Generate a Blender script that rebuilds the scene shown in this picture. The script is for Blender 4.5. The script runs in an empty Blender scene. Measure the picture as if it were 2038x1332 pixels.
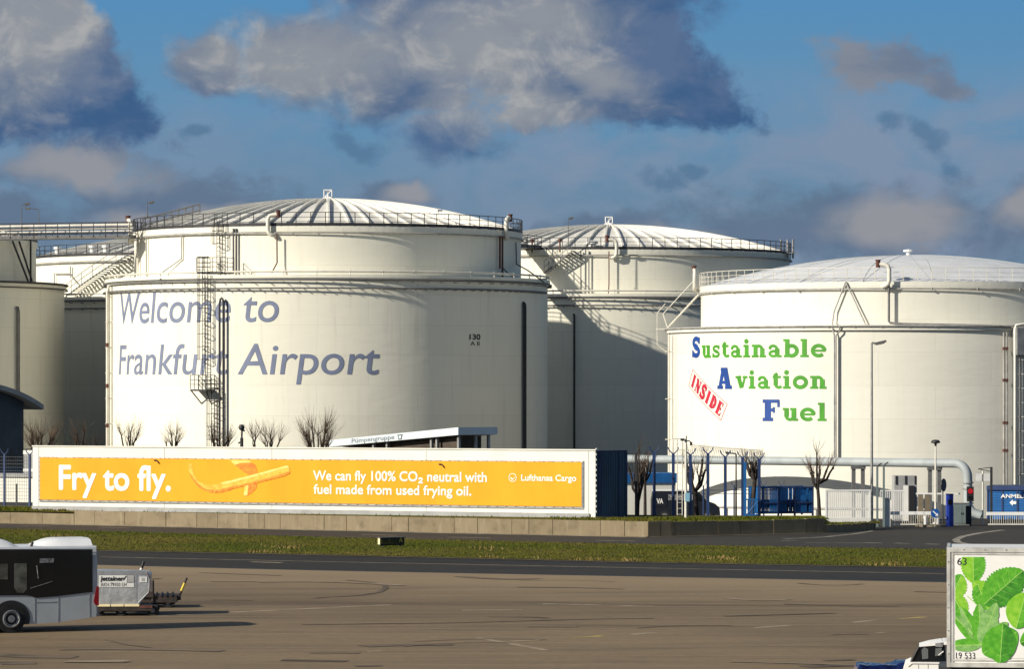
import bpy, bmesh, math, random
from mathutils import Vector, Matrix
R = math.radians
SC = bpy.context.scene
COL = SC.collection

# ------------------------------------------------------------------ camera, sky, sun, exposure
F, CX, YH, H = 7500.0, 1019.0, 765.0, 8.5      # focal length and horizon in photo pixels, eye height in metres
cam = bpy.data.cameras.new('camera')
cam.sensor_width = 36.0
cam.lens = F / 2038.0 * 36.0
cam.shift_y = (YH - 666.0) / 2038.0
cam.clip_start = 1.0
cam.clip_end = 9000.0
camo = bpy.data.objects.new('camera', cam)
COL.objects.link(camo)
camo.location = (0, 0, H)
camo.rotation_euler = (R(90), 0, 0)
SC.camera = camo

SUN_A, SUN_E = R(29), R(26.3)                     # sun stands to the left, a little behind the camera
SUNV = Vector((-math.cos(SUN_A) * math.cos(SUN_E), -math.sin(SUN_A) * math.cos(SUN_E), math.sin(SUN_E)))
sl = bpy.data.lights.new('sun', 'SUN')
sl.energy = 5.0
sl.angle = R(0.5)
sl.color = (1.0, 0.93, 0.80)
so = bpy.data.objects.new('sun', sl)
COL.objects.link(so)
so.rotation_euler = (-SUNV).to_track_quat('-Z', 'Y').to_euler()
so.location = (-60, -40, 60)

SC.view_settings.view_transform = 'Standard'
SC.view_settings.look = 'None'
SC.view_settings.gamma = 1.0
EXPO = 0.30
SC.view_settings.exposure = EXPO
try:
    SC.view_settings.use_curve_mapping = False
except Exception:
    pass


def lin(r, g, b):
    return tuple(((c / 255.0) / 12.92 if c / 255.0 <= 0.04045 else ((c / 255.0 + 0.055) / 1.055) ** 2.4) for c in (r, g, b))


class NT:
    """small helper round a node tree"""
    def __init__(self, tree):
        self.t = tree
        self.n = tree.nodes
        self.l = tree.links

    def put(self, sock, v):
        if hasattr(v, 'is_output'):
            self.l.new(v, sock)
        elif isinstance(v, (tuple, list)) and len(v) == 3 and sock.type == 'RGBA':
            sock.default_value = (*v, 1.0)
        else:
            sock.default_value = v

    def m(self, op, a, b=0.0, c=0.0, clamp=False):
        n = self.n.new('ShaderNodeMath')
        n.operation = op
        n.use_clamp = clamp
        self.put(n.inputs[0], a)
        self.put(n.inputs[1], b)
        self.put(n.inputs[2], c)
        return n.outputs[0]

    def mix(self, f, a, b, kind='MIX'):
        n = self.n.new('ShaderNodeMix')
        n.data_type = 'RGBA'
        n.blend_type = kind
        self.put(n.inputs[0], f)
        self.put(n.inputs[6], a)
        self.put(n.inputs[7], b)
        return n.outputs[2]

    def xyz(self, x, y, z):
        n = self.n.new('ShaderNodeCombineXYZ')
        for i, v in enumerate((x, y, z)):
            self.put(n.inputs[i], v)
        return n.outputs[0]

    def sep(self, v):
        n = self.n.new('ShaderNodeSeparateXYZ')
        self.l.new(v, n.inputs[0])
        return n.outputs

    def noise(self, vec, scale, detail=4.0, rough=0.55, dist=0.0):
        n = self.n.new('ShaderNodeTexNoise')
        if vec is not None:
            self.l.new(vec, n.inputs['Vector'])
        n.inputs['Scale'].default_value = scale
        n.inputs['Detail'].default_value = detail
        n.inputs['Roughness'].default_value = rough
        n.inputs['Distortion'].default_value = dist
        return n.outputs[0]

    def ramp(self, x, a, b, smooth=True):
        n = self.n.new('ShaderNodeMapRange')
        n.interpolation_type = 'SMOOTHSTEP' if smooth else 'LINEAR'
        n.clamp = True
        self.put(n.inputs[0], x)
        self.put(n.inputs[1], a)
        self.put(n.inputs[2], b)
        n.inputs[3].default_value = 0.0
        n.inputs[4].default_value = 1.0
        return n.outputs[0]


def make_world():
    w = bpy.data.worlds.new('World')
    SC.world = w
    w.use_nodes = True
    t = NT(w.node_tree)
    bg = t.n['Background']
    sky = t.n.new('ShaderNodeTexSky')
    sky.sky_type = 'NISHITA'
    sky.sun_disc = False
    sky.sun_elevation = SUN_E
    sky.sun_rotation = math.atan2(SUNV.x, SUNV.y) % (2 * math.pi)
    sky.altitude = 100
    sky.air_density = 1.0
    sky.dust_density = 1.0
    sky.ozone_density = 1.0
    STR = 0.060
    bg.inputs[1].default_value = STR
    tc = t.n.new('ShaderNodeTexCoord').outputs['Generated']
    x, y, z = t.sep(tc)
    yy = t.m('MAXIMUM', t.m('ABSOLUTE', y), 0.12)
    u = t.m('DIVIDE', x, yy)
    v = t.m('DIVIDE', z, yy)
    # sky position in thousands of photo pixels (a direction on the dome: the sky stands at infinity)
    px = t.m('MULTIPLY_ADD', u, F / 1000.0, CX / 1000.0)
    py = t.m('MULTIPLY_ADD', v, -F / 1000.0, YH / 1000.0)
    p0 = t.xyz(px, t.m('MULTIPLY', py, 1.5), 0.0)
    n1 = t.noise(p0, 5.0, 3.0, 0.55)
    n2 = t.noise(t.xyz(t.m('ADD', px, 7.3), py, 3.1), 5.0, 3.0, 0.55)
    wx = t.m('MULTIPLY_ADD', t.m('SUBTRACT', n1, 0.5), 0.14, px)
    wy = t.m('MULTIPLY_ADD', t.m('SUBTRACT', n2, 0.5), 0.12, py)
    fine = t.noise(t.xyz(px, t.m('MULTIPLY', py, 1.25), 0.7), 11.0, 8.0, 0.6, 0.3)
    fine2 = t.noise(t.xyz(px, t.m('MULTIPLY', py, 1.6), 5.7), 4.5, 7.0, 0.58, 0.4)

    def blob(cx, cy, rx, ry, rot=0.0):
        dx = t.m('SUBTRACT', wx, cx / 1000.0)
        dy = t.m('SUBTRACT', wy, cy / 1000.0)
        c, s = math.cos(R(rot)), math.sin(R(rot))
        ex = t.m('MULTIPLY_ADD', dx, c * 1000.0 / rx, t.m('MULTIPLY', dy, s * 1000.0 / rx))
        ey = t.m('MULTIPLY_ADD', dx, -s * 1000.0 / ry, t.m('MULTIPLY', dy, c * 1000.0 / ry))
        return t.m('SUBTRACT', 1.0, t.m('SQRT', t.m('MULTIPLY_ADD', ex, ex, t.m('MULTIPLY', ey, ey))))

    def union(bl):
        r = bl[0]
        for b in bl[1:]:
            n = t.n.new('ShaderNodeMath')
            n.operation = 'SMOOTH_MAX'
            t.put(n.inputs[0], r)
            t.put(n.inputs[1], b)
            n.inputs[2].default_value = 0.12
            r = n.outputs[0]
        return r
    # clear sky: deeper blue higher up, dull slate towards the horizon
    f1 = t.ramp(py, 0.50, 0.17)
    f2 = t.ramp(py, 0.20, -0.10)
    clear = t.mix(f1, lin(106, 134, 158), lin(98, 144, 180))
    clear = t.mix(f2, clear, lin(82, 141, 188))
    # thin veil of grey over the middle and the lower sky
    veil = t.m('MULTIPLY', t.ramp(fine2, 0.34, 0.66), t.ramp(py, 0.10, 0.26))
    rightv = t.ramp(px, 0.75, 1.3)
    veil = t.m('MULTIPLY', veil, t.m('MULTIPLY_ADD', rightv, 0.45, 0.40))
    colr = t.mix(veil, clear, lin(130, 146, 170))
    # low grey bank over the tanks
    bank = union([blob(1750, 440, 420, 105), blob(1500, 470, 300, 60), blob(330, 400, 330, 95, 8), blob(800, 395, 120, 40),
                  blob(140, 335, 210, 62), blob(30, 440, 180, 70), blob(1210, 455, 200, 40), blob(2040, 410, 130, 70)])
    ba = t.ramp(t.m('MULTIPLY_ADD', t.m('SUBTRACT', fine, 0.5), 1.7, bank), -0.05, 0.62)
    blit = union([blob(1790, 425, 150, 62), blob(160, 335, 170, 46, 4), blob(820, 388, 60, 26), blob(1330, 470, 90, 30),
                  blob(2040, 405, 70, 45), blob(330, 430, 190, 28)])
    bl = t.ramp(t.m('MULTIPLY_ADD', t.m('SUBTRACT', fine2, 0.5), 1.2, blit), -0.25, 0.75)
    bcol = t.mix(bl, lin(96, 115, 140), lin(150, 150, 155))
    colr = t.mix(t.m('MULTIPLY', ba, 0.86), colr, bcol)
    # small dark scraps and the grey cloud at the right
    scr = union([blob(395, 272, 42, 17), blob(1320, 352, 62, 32, 12), blob(700, 280, 62, 34, 30), blob(1850, 290, 36, 62, -25),
                 blob(1775, 250, 55, 26, -20), blob(1395, 335, 36, 20)])
    sa = t.ramp(t.m('MULTIPLY_ADD', t.m('SUBTRACT', fine, 0.5), 2.4, scr), -0.05, 0.75)
    colr = t.mix(t.m('MULTIPLY', sa, 0.75), colr, lin(84, 118, 150))
    grey = union([blob(1760, 115, 165, 68, 14), blob(1870, 165, 130, 40, 24)])
    ga = t.ramp(t.m('MULTIPLY_ADD', t.m('SUBTRACT', fine, 0.5), 1.9, grey), -0.02, 0.62)
    colr = t.mix(t.m('MULTIPLY', ga, 0.95), colr, t.mix(t.ramp(fine2, .35, .65), lin(108, 122, 144), lin(132, 138, 150)))
    # the two great cumulus clouds: flat bases, steep right flanks, soft left parts
    vx = t.m('MULTIPLY_ADD', t.m('SUBTRACT', n1, 0.5), 0.05, px)
    vy = t.m('MULTIPLY_ADD', t.m('SUBTRACT', n2, 0.5), 0.05, py)

    def plane(ax, ay, c):
        return t.m('ADD', t.m('MULTIPLY_ADD', vx, ax, c), t.m('MULTIPLY', vy, ay))

    def smin(*v):
        r = v[0]
        for q in v[1:]:
            n = t.n.new('ShaderNodeMath')
            n.operation = 'SMOOTH_MIN'
            t.put(n.inputs[0], r)
            t.put(n.inputs[1], q)
            n.inputs[2].default_value = 0.25
            r = n.outputs[0]
        return r
    lump = t.noise(t.xyz(px, t.m('MULTIPLY', py, 1.1), 2.7), 15.0, 9.0, 0.62, 0.2)
    left = smin(plane(-9.0, 5.4, 1.72), plane(0.0, -11.0, 3.30))
    right = smin(plane(-7.5, 4.6, 10.35), plane(0.0, -14.0, 3.72), plane(5.0, 0.0, -4.6))
    crisp = t.m('MAXIMUM', left, right)
    lobe = union([blob(800, 175, 190, 75), blob(420, 130, 110, 75, 12), blob(640, 110, 270, 105), blob(900, 60, 330, 185), blob(1080, 110, 300, 150), blob(1180, -60, 330, 150), blob(430, 172, 95, 36)])
    sag = blob(905, 262, 135, 72)
    lm = t.m('SUBTRACT', lump, 0.5)
    a1 = t.ramp(t.m('MULTIPLY_ADD', lm, 1.3, crisp), -0.06, 0.42)
    a2 = t.ramp(t.m('ADD', t.m('MULTIPLY_ADD', lm, 0.4, lobe), t.m('MULTIPLY', t.m('SUBTRACT', fine, 0.5), 0.9)), -0.08, 0.50)
    a3 = t.m('MULTIPLY', t.ramp(t.m('MULTIPLY_ADD', t.m('SUBTRACT', fine, 0.5), 1.5, sag), -0.15, 0.6), 0.85)
    aa = t.m('MAXIMUM', t.m('MAXIMUM', a1, a2), a3)
    lit = union([blob(60, 50, 165, 150), blob(120, 10, 110, 120), blob(590, 110, 330, 95), blob(1010, 215, 190, 62, 4), blob(960, 90, 215, 130),
                 blob(1080, 30, 140, 80), blob(1190, 150, 110, 45, 24)])
    tex = t.noise(t.xyz(px, t.m('MULTIPLY', py, 1.3), 9.1), 8.0, 9.0, 0.6, 0.35)
    tex2 = t.noise(t.xyz(t.m('ADD', px, 0.022), t.m('MULTIPLY', t.m('ADD', py, 0.020), 1.3), 9.1), 8.0, 5.0, 0.55, 0.35)
    relief = t.m('SUBTRACT', tex, tex2)
    la = t.ramp(t.m('ADD', t.m('MULTIPLY_ADD', t.m('SUBTRACT', tex, 0.5), 0.9, lit), t.m('MULTIPLY', relief, 0.5)), -0.60, 0.80)
    dark = t.mix(t.ramp(t.m('MULTIPLY_ADD', relief, 0.5, fine2), 0.36, 0.70), lin(61, 95, 136), lin(90, 112, 146))
    ccol = t.mix(la, dark, lin(142, 148, 157))
    hi = t.m('MULTIPLY', t.ramp(t.m('MULTIPLY_ADD', relief, 0.8, tex), 0.46, 0.86), la)
    ccol = t.mix(t.m('MULTIPLY', hi, 0.6), ccol, lin(186, 185, 182))
    colr = t.mix(aa, colr, ccol)
    scaled = t.n.new('ShaderNodeVectorMath')
    scaled.operation = 'SCALE'
    t.l.new(colr, scaled.inputs[0])
    scaled.inputs['Scale'].default_value = 1.0 / (STR * 2 ** EXPO)
    el = t.ramp(v, 0.16, 0.40)
    out = t.mix(el, scaled.outputs[0], sky.outputs[0])
    t.l.new(out, bg.inputs[0])


make_world()

# ------------------------------------------------------------------ helpers


def at(px, py, Y):
    return Vector(((px - CX) * Y / F, Y, H + (YH - py) * Y / F))


def gp(px, py, z=0.0):
    Y = F * (H - z) / (py - YH)
    return Vector(((px - CX) * Y / F, Y, z))


def mat(name, col, rough=0.6, var=0.0, scale=1.0, bump=0.0, metal=0.0, stretch=(1, 1, 1), col2=None, detail=5.0, spec=0.4, coat=0.0, bscale=None):
    m = bpy.data.materials.new(name)
    m.use_nodes = True
    t = NT(m.node_tree)
    b = t.n['Principled BSDF']
    b.inputs['Roughness'].default_value = rough
    b.inputs['Metallic'].default_value = metal
    b.inputs['Specular IOR Level'].default_value = spec
    b.inputs['Coat Weight'].default_value = coat
    if var or col2 or bump:
        tc = t.n.new('ShaderNodeTexCoord').outputs['Object']
        mp = t.n.new('ShaderNodeMapping')
        mp.inputs['Scale'].default_value = stretch
        t.l.new(tc, mp.inputs[0])
        nz = t.noise(mp.outputs[0], scale, detail, 0.6)
        c2 = col2 or tuple(c * (1 - var) for c in col)
        c1 = col if col2 else tuple(min(1, c * (1 + var * 0.5)) for c in col)
        t.put(b.inputs['Base Color'], t.mix(t.ramp(nz, 0.32, 0.68), c1, c2))
        t.put(b.inputs['Roughness'], t.m('MULTIPLY_ADD', nz, 0.2, rough - 0.1, True))
        if bump:
            bn = t.n.new('ShaderNodeBump')
            bn.inputs['Strength'].default_value = bump
            bn.inputs['Distance'].default_value = 0.05
            t.l.new(t.noise(mp.outputs[0], bscale or scale * 4, 4, 0.6), bn.inputs['Height'])
            t.l.new(bn.outputs[0], b.inputs['Normal'])
    else:
        b.inputs['Base Color'].default_value = (*col, 1)
    return m


class MB:
    def __init__(self):
        self.v, self.f, self.s, self.mi = [], [], [], []
        self.cur = 0

    def add(self, vs, fs, smooth=False):
        o = len(self.v)
        self.v.extend([tuple(p) for p in vs])
        for f in fs:
            self.f.append([i + o for i in f])
            self.s.append(smooth)
            self.mi.append(self.cur)
        return self

    def box(self, c, s, rz=0.0, tilt=None):
        hx, hy, hz = s[0] / 2, s[1] / 2, s[2] / 2
        M = Matrix.Rotation(rz, 3, 'Z')
        if tilt:
            M = M @ Matrix.Rotation(tilt[1], 3, tilt[0])
        vs = [Vector(c) + M @ Vector((x, y, z)) for x in (-hx, hx) for y in (-hy, hy) for z in (-hz, hz)]
        return self.add(vs, [(0, 1, 3, 2), (4, 6, 7, 5), (0, 4, 5, 1), (2, 3, 7, 6), (0, 2, 6, 4), (1, 5, 7, 3)])

    def bb(self, x0, x1, y0, y1, z0, z1):
        return self.box(((x0 + x1) / 2, (y0 + y1) / 2, (z0 + z1) / 2), (abs(x1 - x0), abs(y1 - y0), abs(z1 - z0)))

    def prism(self, poly, d, origin=(0, 0, 0), ux=(1, 0, 0), uy=(0, 0, 1)):
        """polygon (2d) in the plane ux, uy pushed d along ux x uy reversed (towards the viewer of a front face when d>0)"""
        o, ux, uy = Vector(origin), Vector(ux), Vector(uy)
        n = ux.cross(uy).normalized()
        a = [o + ux * p[0] + uy * p[1] for p in poly]
        b = [q + n * d for q in a]
        k = len(poly)
        fs = [tuple(range(k))[::-1], tuple(range(k, 2 * k))]
        fs += [(i, (i + 1) % k, k + (i + 1) % k, k + i) for i in range(k)]
        return self.add(a + b, fs)

    def tube(self, pts, r, n=6, r2=None, smooth=True, cap=True):
        pts = [Vector(p) for p in pts]
        k = len(pts)
        vs = []
        up0 = None
        for i, p in enumerate(pts):
            d = (pts[min(i + 1, k - 1)] - pts[max(i - 1, 0)])
            if d.length < 1e-9:
                d = Vector((0, 0, 1))
            d.normalize()
            if up0 is None:
                up0 = Vector((0, 0, 1)) if abs(d.z) < 0.9 else Vector((1, 0, 0))
            a = d.cross(up0)
            if a.length < 1e-6:
                a = d.cross(Vector((0, 1, 0)))
            a.normalize()
            b = a.cross(d).normalized()
            up0 = b
            rr = r if r2 is None else r + (r2 - r) * i / max(1, k - 1)
            for j in range(n):
                an = 2 * math.pi * (j + 0.5) / n
                vs.append(p + a * math.cos(an) * rr + b * math.sin(an) * rr)
        fs = []
        for i in range(k - 1):
            for j in range(n):
                fs.append((i * n + j, i * n + (j + 1) % n, (i + 1) * n + (j + 1) % n, (i + 1) * n + j))
        self.add(vs, fs, smooth)
        if cap:
            self.add(vs[:n], [tuple(range(n))])
            self.add(vs[-n:], [tuple(range(n))[::-1]])
        return self

    def lathe(self, prof, n=32, a0=0.0, a1=2 * math.pi, c=(0, 0, 0), smooth=True):
        """profile of (r, z) turned about z; angle 0 faces -y, growing towards +x"""
        full = abs(a1 - a0 - 2 * math.pi) < 1e-6
        k = n if full else n + 1
        vs = []
        for (r, z) in prof:
            for j in range(k):
                a = a0 + (a1 - a0) * j / n
                vs.append((c[0] + r * math.sin(a), c[1] - r * math.cos(a), c[2] + z))
        fs = []
        for i in range(len(prof) - 1):
            for j in range(n):
                j2 = (j + 1) % k
                fs.append((i * k + j, i * k + j2, (i + 1) * k + j2, (i + 1) * k + j))
        return self.add(vs, fs, smooth)

    def xform(self, M):
        self.v = [tuple(M @ Vector(p)) for p in self.v]
        return self

    def build(self, name, m, parent=None):
        me = bpy.data.meshes.new(name)
        me.from_pydata(self.v, [], self.f)
        for mm in (m if isinstance(m, (list, tuple)) else [m]):
            me.materials.append(mm)
        me.polygons.foreach_set('use_smooth', self.s)
        me.polygons.foreach_set('material_index', self.mi)
        me.update()
        o = bpy.data.objects.new(name, me)
        COL.objects.link(o)
        if parent is not None:
            o.parent = parent
        return o


def tag(o, label, cat, group=None):
    o['label'] = label
    o['category'] = cat
    if group:
        o['group'] = group
    return o


def thing(name, label, cat, loc=(0, 0, 0), rz=0.0, group=None):
    o = bpy.data.objects.new(name, None)
    o.empty_display_size = 0.3
    COL.objects.link(o)
    o.location = loc
    o.rotation_euler = (0, 0, rz)
    return tag(o, label, cat, group)


def struct(name, mb, m, kind='structure'):
    o = mb.build(name, m)
    o['kind'] = kind
    return o


def copy_tree(o, parent=None):
    c = o.copy()
    COL.objects.link(c)
    if parent is not None:
        c.parent = parent
    for ch in list(o.children):
        copy_tree(ch, c)
    return c


def glyphs(body, shear=0.0):
    """outline text as a flat mesh (verts, faces) from the built-in font"""
    c = bpy.data.curves.new('t', 'FONT')
    c.body = body
    c.size = 1.0
    c.shear = shear
    c.resolution_u = 5
    o = bpy.data.objects.new('t', c)
    COL.objects.link(o)
    bpy.context.view_layer.update()
    me = bpy.data.meshes.new_from_object(o.evaluated_get(bpy.context.evaluated_depsgraph_get()))
    vs = [(v.co.x, v.co.y) for v in me.vertices]
    fs = [tuple(p.vertices) for p in me.polygons]
    bpy.data.objects.remove(o)
    bpy.data.curves.remove(c)
    bpy.data.meshes.remove(me)
    return vs, fs


def bold(g, d, n=6):
    """thicken flat glyphs: shifted copies, each on a layer of its own"""
    vs, fs = g
    ov, of, lay = [], [], []
    offs = [(0, 0)] + ([(d * math.cos(2 * math.pi * i / n), d * math.sin(2 * math.pi * i / n)) for i in range(n)] if d else [])
    for k, (dx, dy) in enumerate(offs):
        o = len(ov)
        ov += [(x + dx, y + dy) for x, y in vs]
        lay += [k] * len(vs)
        of += [tuple(i + o for i in f) for f in fs]
    return ov, of, lay


def fit(g3, x0, x1, y0=None, cap=None, cap_h=0.70):
    """scale bold glyphs to span x0..x1; cap is the height of a capital"""
    vs, fs, lay = g3
    a = min(v[0] for v in vs)
    b = max(v[0] for v in vs)
    sx = (x1 - x0) / (b - a)
    sy = sx if cap is None else cap / cap_h
    return [(x0 + (v[0] - a) * sx, y0 + v[1] * sy) for v in vs], fs, lay


def flat_text(name, g3, m, parent, fn, step=0.0025):
    """fn maps (x, y, depth) into the parent's space"""
    vs, fs, lay = g3
    mb = MB()
    mb.add([fn(v[0], v[1], 0.012 + step * l) for v, l in zip(vs, lay)], fs)
    return mb.build(name, m, parent)


def cut_columns(g3, step):
    """slice flat glyphs into columns so that they can follow a curved wall"""
    vs, fs, lay = g3
    bm = bmesh.new()
    ly = bm.verts.layers.float.new('k')
    bv = []
    for (x, y), l in zip(vs, lay):
        q = bm.verts.new((x, y, l * 100.0))
        bv.append(q)
    for f in fs:
        try:
            bm.faces.new([bv[i] for i in f])
        except ValueError:
            pass
    x = min(v[0] for v in vs) + step
    xm = max(v[0] for v in vs)
    while x < xm:
        bmesh.ops.bisect_plane(bm, geom=bm.verts[:] + bm.edges[:] + bm.faces[:], plane_co=(x, 0, 0), plane_no=(1, 0, 0))
        x += step
    bm.verts.index_update()
    out = ([(v.co.x, v.co.y) for v in bm.verts], [tuple(v.index for v in f.verts) for f in bm.faces], [round(v.co.z / 100.0) for v in bm.verts])
    bm.free()
    return out


class Plane:
    """a vertical plane through O running along d: photo pixel -> (s along, z)"""
    def __init__(self, O, d):
        self.O = Vector((O[0], O[1], 0))
        self.d = Vector((d[0], d[1], 0)).normalized()
        self.rz = math.atan2(self.d.y, self.d.x)

    def st(self, px, py):
        k = (px - CX) / F
        s = (k * self.O.y - self.O.x) / (self.d.x - k * self.d.y)
        Y = self.O.y + s * self.d.y
        return s, H + (YH - py) * Y / F


# ------------------------------------------------------------------ materials
def tank_paint(name, base, wear=0.5):
    m = bpy.data.materials.new(name)
    m.use_nodes = True
    t = NT(m.node_tree)
    b = t.n['Principled BSDF']
    b.inputs['Specular IOR Level'].default_value = 0.25
    tc = t.n.new('ShaderNodeTexCoord').outputs['Object']
    x, y, z = t.sep(tc)
    ang = t.m('ARCTAN2', x, t.m('MULTIPLY', y, -1.0))
    arc = t.m('MULTIPLY', ang, 18.0)
    br = t.n.new('ShaderNodeTexBrick')
    t.l.new(t.xyz(arc, z, 0.0), br.inputs['Vector'])
    br.inputs['Color1'].default_value = (1, 1, 1, 1)
    br.inputs['Color2'].default_value = (0.955, 0.955, 0.95, 1)
    br.inputs['Mortar'].default_value = (0.86, 0.85, 0.83, 1)
    br.inputs['Scale'].default_value = 1.0
    br.inputs['Mortar Size'].default_value = 0.025
    br.inputs['Mortar Smooth'].default_value = 0.6
    br.inputs['Brick Width'].default_value = 8.0
    br.inputs['Row Height'].default_value = 2.35
    streak = t.noise(t.xyz(t.m('MULTIPLY', arc, 1.6), t.m('MULTIPLY', z, 0.10), 0.0), 1.0, 6.0, 0.65)
    blot = t.noise(tc, 0.16, 5.0, 0.6)
    c = t.mix(1.0, base, br.outputs['Color'], 'MULTIPLY')
    c = t.mix(t.m('MULTIPLY', t.ramp(streak, 0.50, 0.78), 0.30 * wear), c, (0.47, 0.43, 0.36))
    c = t.mix(t.m('MULTIPLY', t.ramp(blot, 0.45, 0.75), 0.16 * wear), c, (0.60, 0.57, 0.50))
    t.put(b.inputs['Base Color'], c)
    b.inputs['Roughness'].default_value = 0.62
    bn = t.n.new('ShaderNodeBump')
    bn.inputs['Strength'].default_value = 0.30
    bn.inputs['Distance'].default_value = 0.06
    hz = t.m('ADD', t.noise(t.xyz(t.m('MULTIPLY', arc, 0.55), t.m('MULTIPLY', z, 1.6), 0.0), 1.0, 3.0, 0.5), t.m('MULTIPLY', t.noise(tc, 5.0, 2.0, 0.5), 0.15))
    t.l.new(hz, bn.inputs['Height'])
    t.l.new(bn.outputs[0], b.inputs['Normal'])
    return m


M = {}
M['tank'] = tank_paint('tank_white_paint', (0.765, 0.74, 0.632), 1.2)
M['tank_clean'] = tank_paint('tank_fresh_white_paint', (0.70, 0.682, 0.60), 0.8)
M['roof'] = mat('roof_white_sheet', (0.70, 0.68, 0.62), 0.5, 0.12, 0.5, 0.1)
M['roof_alu'] = mat('roof_aluminium', (0.68, 0.69, 0.70), 0.5, 0.1, 0.6, 0.05, 0.08)
M['white_steel'] = mat('white_painted_steel', (0.66, 0.63, 0.55), 0.5, 0.12, 1.5)
M['grey_steel'] = mat('galvanised_steel', (0.30, 0.30, 0.29), 0.5, 0.25, 2.0, 0, 0.3)
M['dark_steel'] = mat('dark_weathered_steel', (0.035, 0.035, 0.038), 0.55, 0.3, 3.0)
M['rail_grey'] = mat('dull_grey_rail', (0.13, 0.13, 0.13), 0.55, 0.25, 3.0)
M['pipe_grey'] = mat('grey_pipe_paint', (0.36, 0.35, 0.33), 0.55, 0.25, 1.5)
M['rust'] = mat('rusty_red_paint', (0.115, 0.042, 0.03), 0.75, 0.35, 4.0)
M['pipe_pale'] = mat('pale_blue_grey_cladding', (0.33, 0.365, 0.375), 0.6, 0.12, 0.8)
M['letter_violet'] = mat('faded_violet_blue_paint', (0.17, 0.20, 0.30), 0.6, 0.14, 0.8)
M['letter_green'] = mat('bright_green_paint', (0.050, 0.27, 0.012), 0.6, 0.15, 1.2)
M['letter_blue'] = mat('deep_blue_paint', (0.007, 0.05, 0.25), 0.55, 0.15, 1.2)
M['letter_red'] = mat('stamp_red_paint', (0.46, 0.012, 0.04), 0.6, 0.25, 2.0)
M['black'] = mat('black_paint', (0.02, 0.02, 0.022), 0.5)
M['white'] = mat('white_paint', (0.80, 0.79, 0.76), 0.5, 0.06, 1.5)
M['white_print'] = mat('white_print', (0.86, 0.84, 0.76), 0.6)
M['panel_white'] = mat('white_sheet_panel', (0.76, 0.74, 0.66), 0.5, 0.06, 0.6, 0.03, stretch=(1, 1, 0.3))
M['plinth'] = mat('pale_grey_plinth', (0.36, 0.36, 0.355), 0.7, 0.15, 1.0)
M['orange'] = mat('orange_banner_vinyl', (0.83, 0.362, 0.004), 0.7, 0.07, 0.5, 0.06, stretch=(1, 1, 0.4), bscale=1.2)
M['fry'] = mat('fried_potato_print', (0.90, 0.52, 0.07), 0.6, 0.0, 3.5, col2=(0.84, 0.36, 0.02))
M['fry_dark'] = mat('fried_potato_shadow_print', (0.62, 0.17, 0.008), 0.6, 0.0, 4.0, col2=(0.76, 0.29, 0.015))
M['fry_light'] = mat('fried_potato_light_print', (0.92, 0.70, 0.22), 0.6, 0.0, 4.0, col2=(0.88, 0.56, 0.10))
M['blue_sheet'] = mat('blue_sheet_metal', (0.042, 0.088, 0.155), 0.5, 0.25, 0.6, 0.03, stretch=(1, 1, 0.3))
M['blue_bright'] = mat('bright_blue_paint', (0.012, 0.115, 0.34), 0.5, 0.2, 1.0)
M['blue_post'] = mat('dark_blue_post_paint', (0.022, 0.045, 0.13), 0.5, 0.3, 2.0)
M['navy'] = mat('navy_paint', (0.007, 0.010, 0.018), 0.5, 0.2, 1.0)
M['royal'] = mat('royal_blue_plastic', (0.02, 0.05, 0.36), 0.45, 0.15, 1.5)
M['glass'] = mat('dark_glass', (0.006, 0.008, 0.010), 0.12, spec=0.5)
M['glass_pale'] = mat('see_through_light_glass', (0.11, 0.115, 0.10), 0.12, 0.6, 2.0, spec=0.6)  # pale base colour stands in for light seen through and off the bus panes
M['rubber'] = mat('black_rubber', (0.018, 0.018, 0.018), 0.85, 0.3, 4.0)
M['rim'] = mat('grey_wheel_rim', (0.24, 0.25, 0.26), 0.45, 0.2, 4.0, 0, 0.4)
M['bus_paint'] = mat('silver_white_bus_paint', (0.42, 0.45, 0.47), 0.4, 0.10, 0.8, coat=0.15)
M['bus_roof'] = mat('white_bus_roof', (0.72, 0.73, 0.74), 0.4, 0.08, 1.0)
M['red_lens'] = mat('red_lamp_lens', (0.30, 0.006, 0.012), 0.25)
M['alu'] = mat('dented_aluminium_sheet', (0.50, 0.51, 0.52), 0.42, 0.28, 2.2, 0.5, 0.55, bscale=5.0)
M['alu_frame'] = mat('aluminium_frame', (0.34, 0.35, 0.37), 0.45, 0.25, 3.0, 0, 0.4)
M['label_white'] = mat('white_sticker', (0.66, 0.66, 0.64), 0.6, 0.08, 3.0)
M['label_grey'] = mat('grey_print', (0.22, 0.22, 0.23), 0.6, 0.6, 9.0)
M['dolly'] = mat('worn_brown_black_steel', (0.040, 0.030, 0.026), 0.6, 0.5, 3.0)
M['yellow'] = mat('worn_yellow_paint', (0.62, 0.47, 0.05), 0.6, 0.25, 3.0)
M['pale_yellow'] = mat('pale_yellow_panel', (0.82, 0.70, 0.42), 0.5, 0.08, 2.0)
M['bark'] = mat('dark_bark', (0.042, 0.031, 0.026), 0.9, 0.45, 4.0, 0.5)
M['twig'] = mat('brown_twigs', (0.10, 0.065, 0.042), 0.9, 0.3, 2.0)
M['concrete_shade'] = mat('grey_concrete_paint', (0.34, 0.34, 0.34), 0.8, 0.2, 1.0)
M['build_dark'] = mat('dark_slate_cladding', (0.045, 0.065, 0.085), 0.6, 0.2, 0.8)
M['build_blue'] = mat('dark_blue_cladding', (0.008, 0.055, 0.12), 0.55, 0.2, 0.8)
M['fascia'] = mat('pale_fascia_sheet', (0.56, 0.62, 0.64), 0.5, 0.08, 0.8)
M['brown_wall'] = mat('brown_dark_wall', (0.06, 0.045, 0.032), 0.7, 0.3, 1.0)
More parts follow.
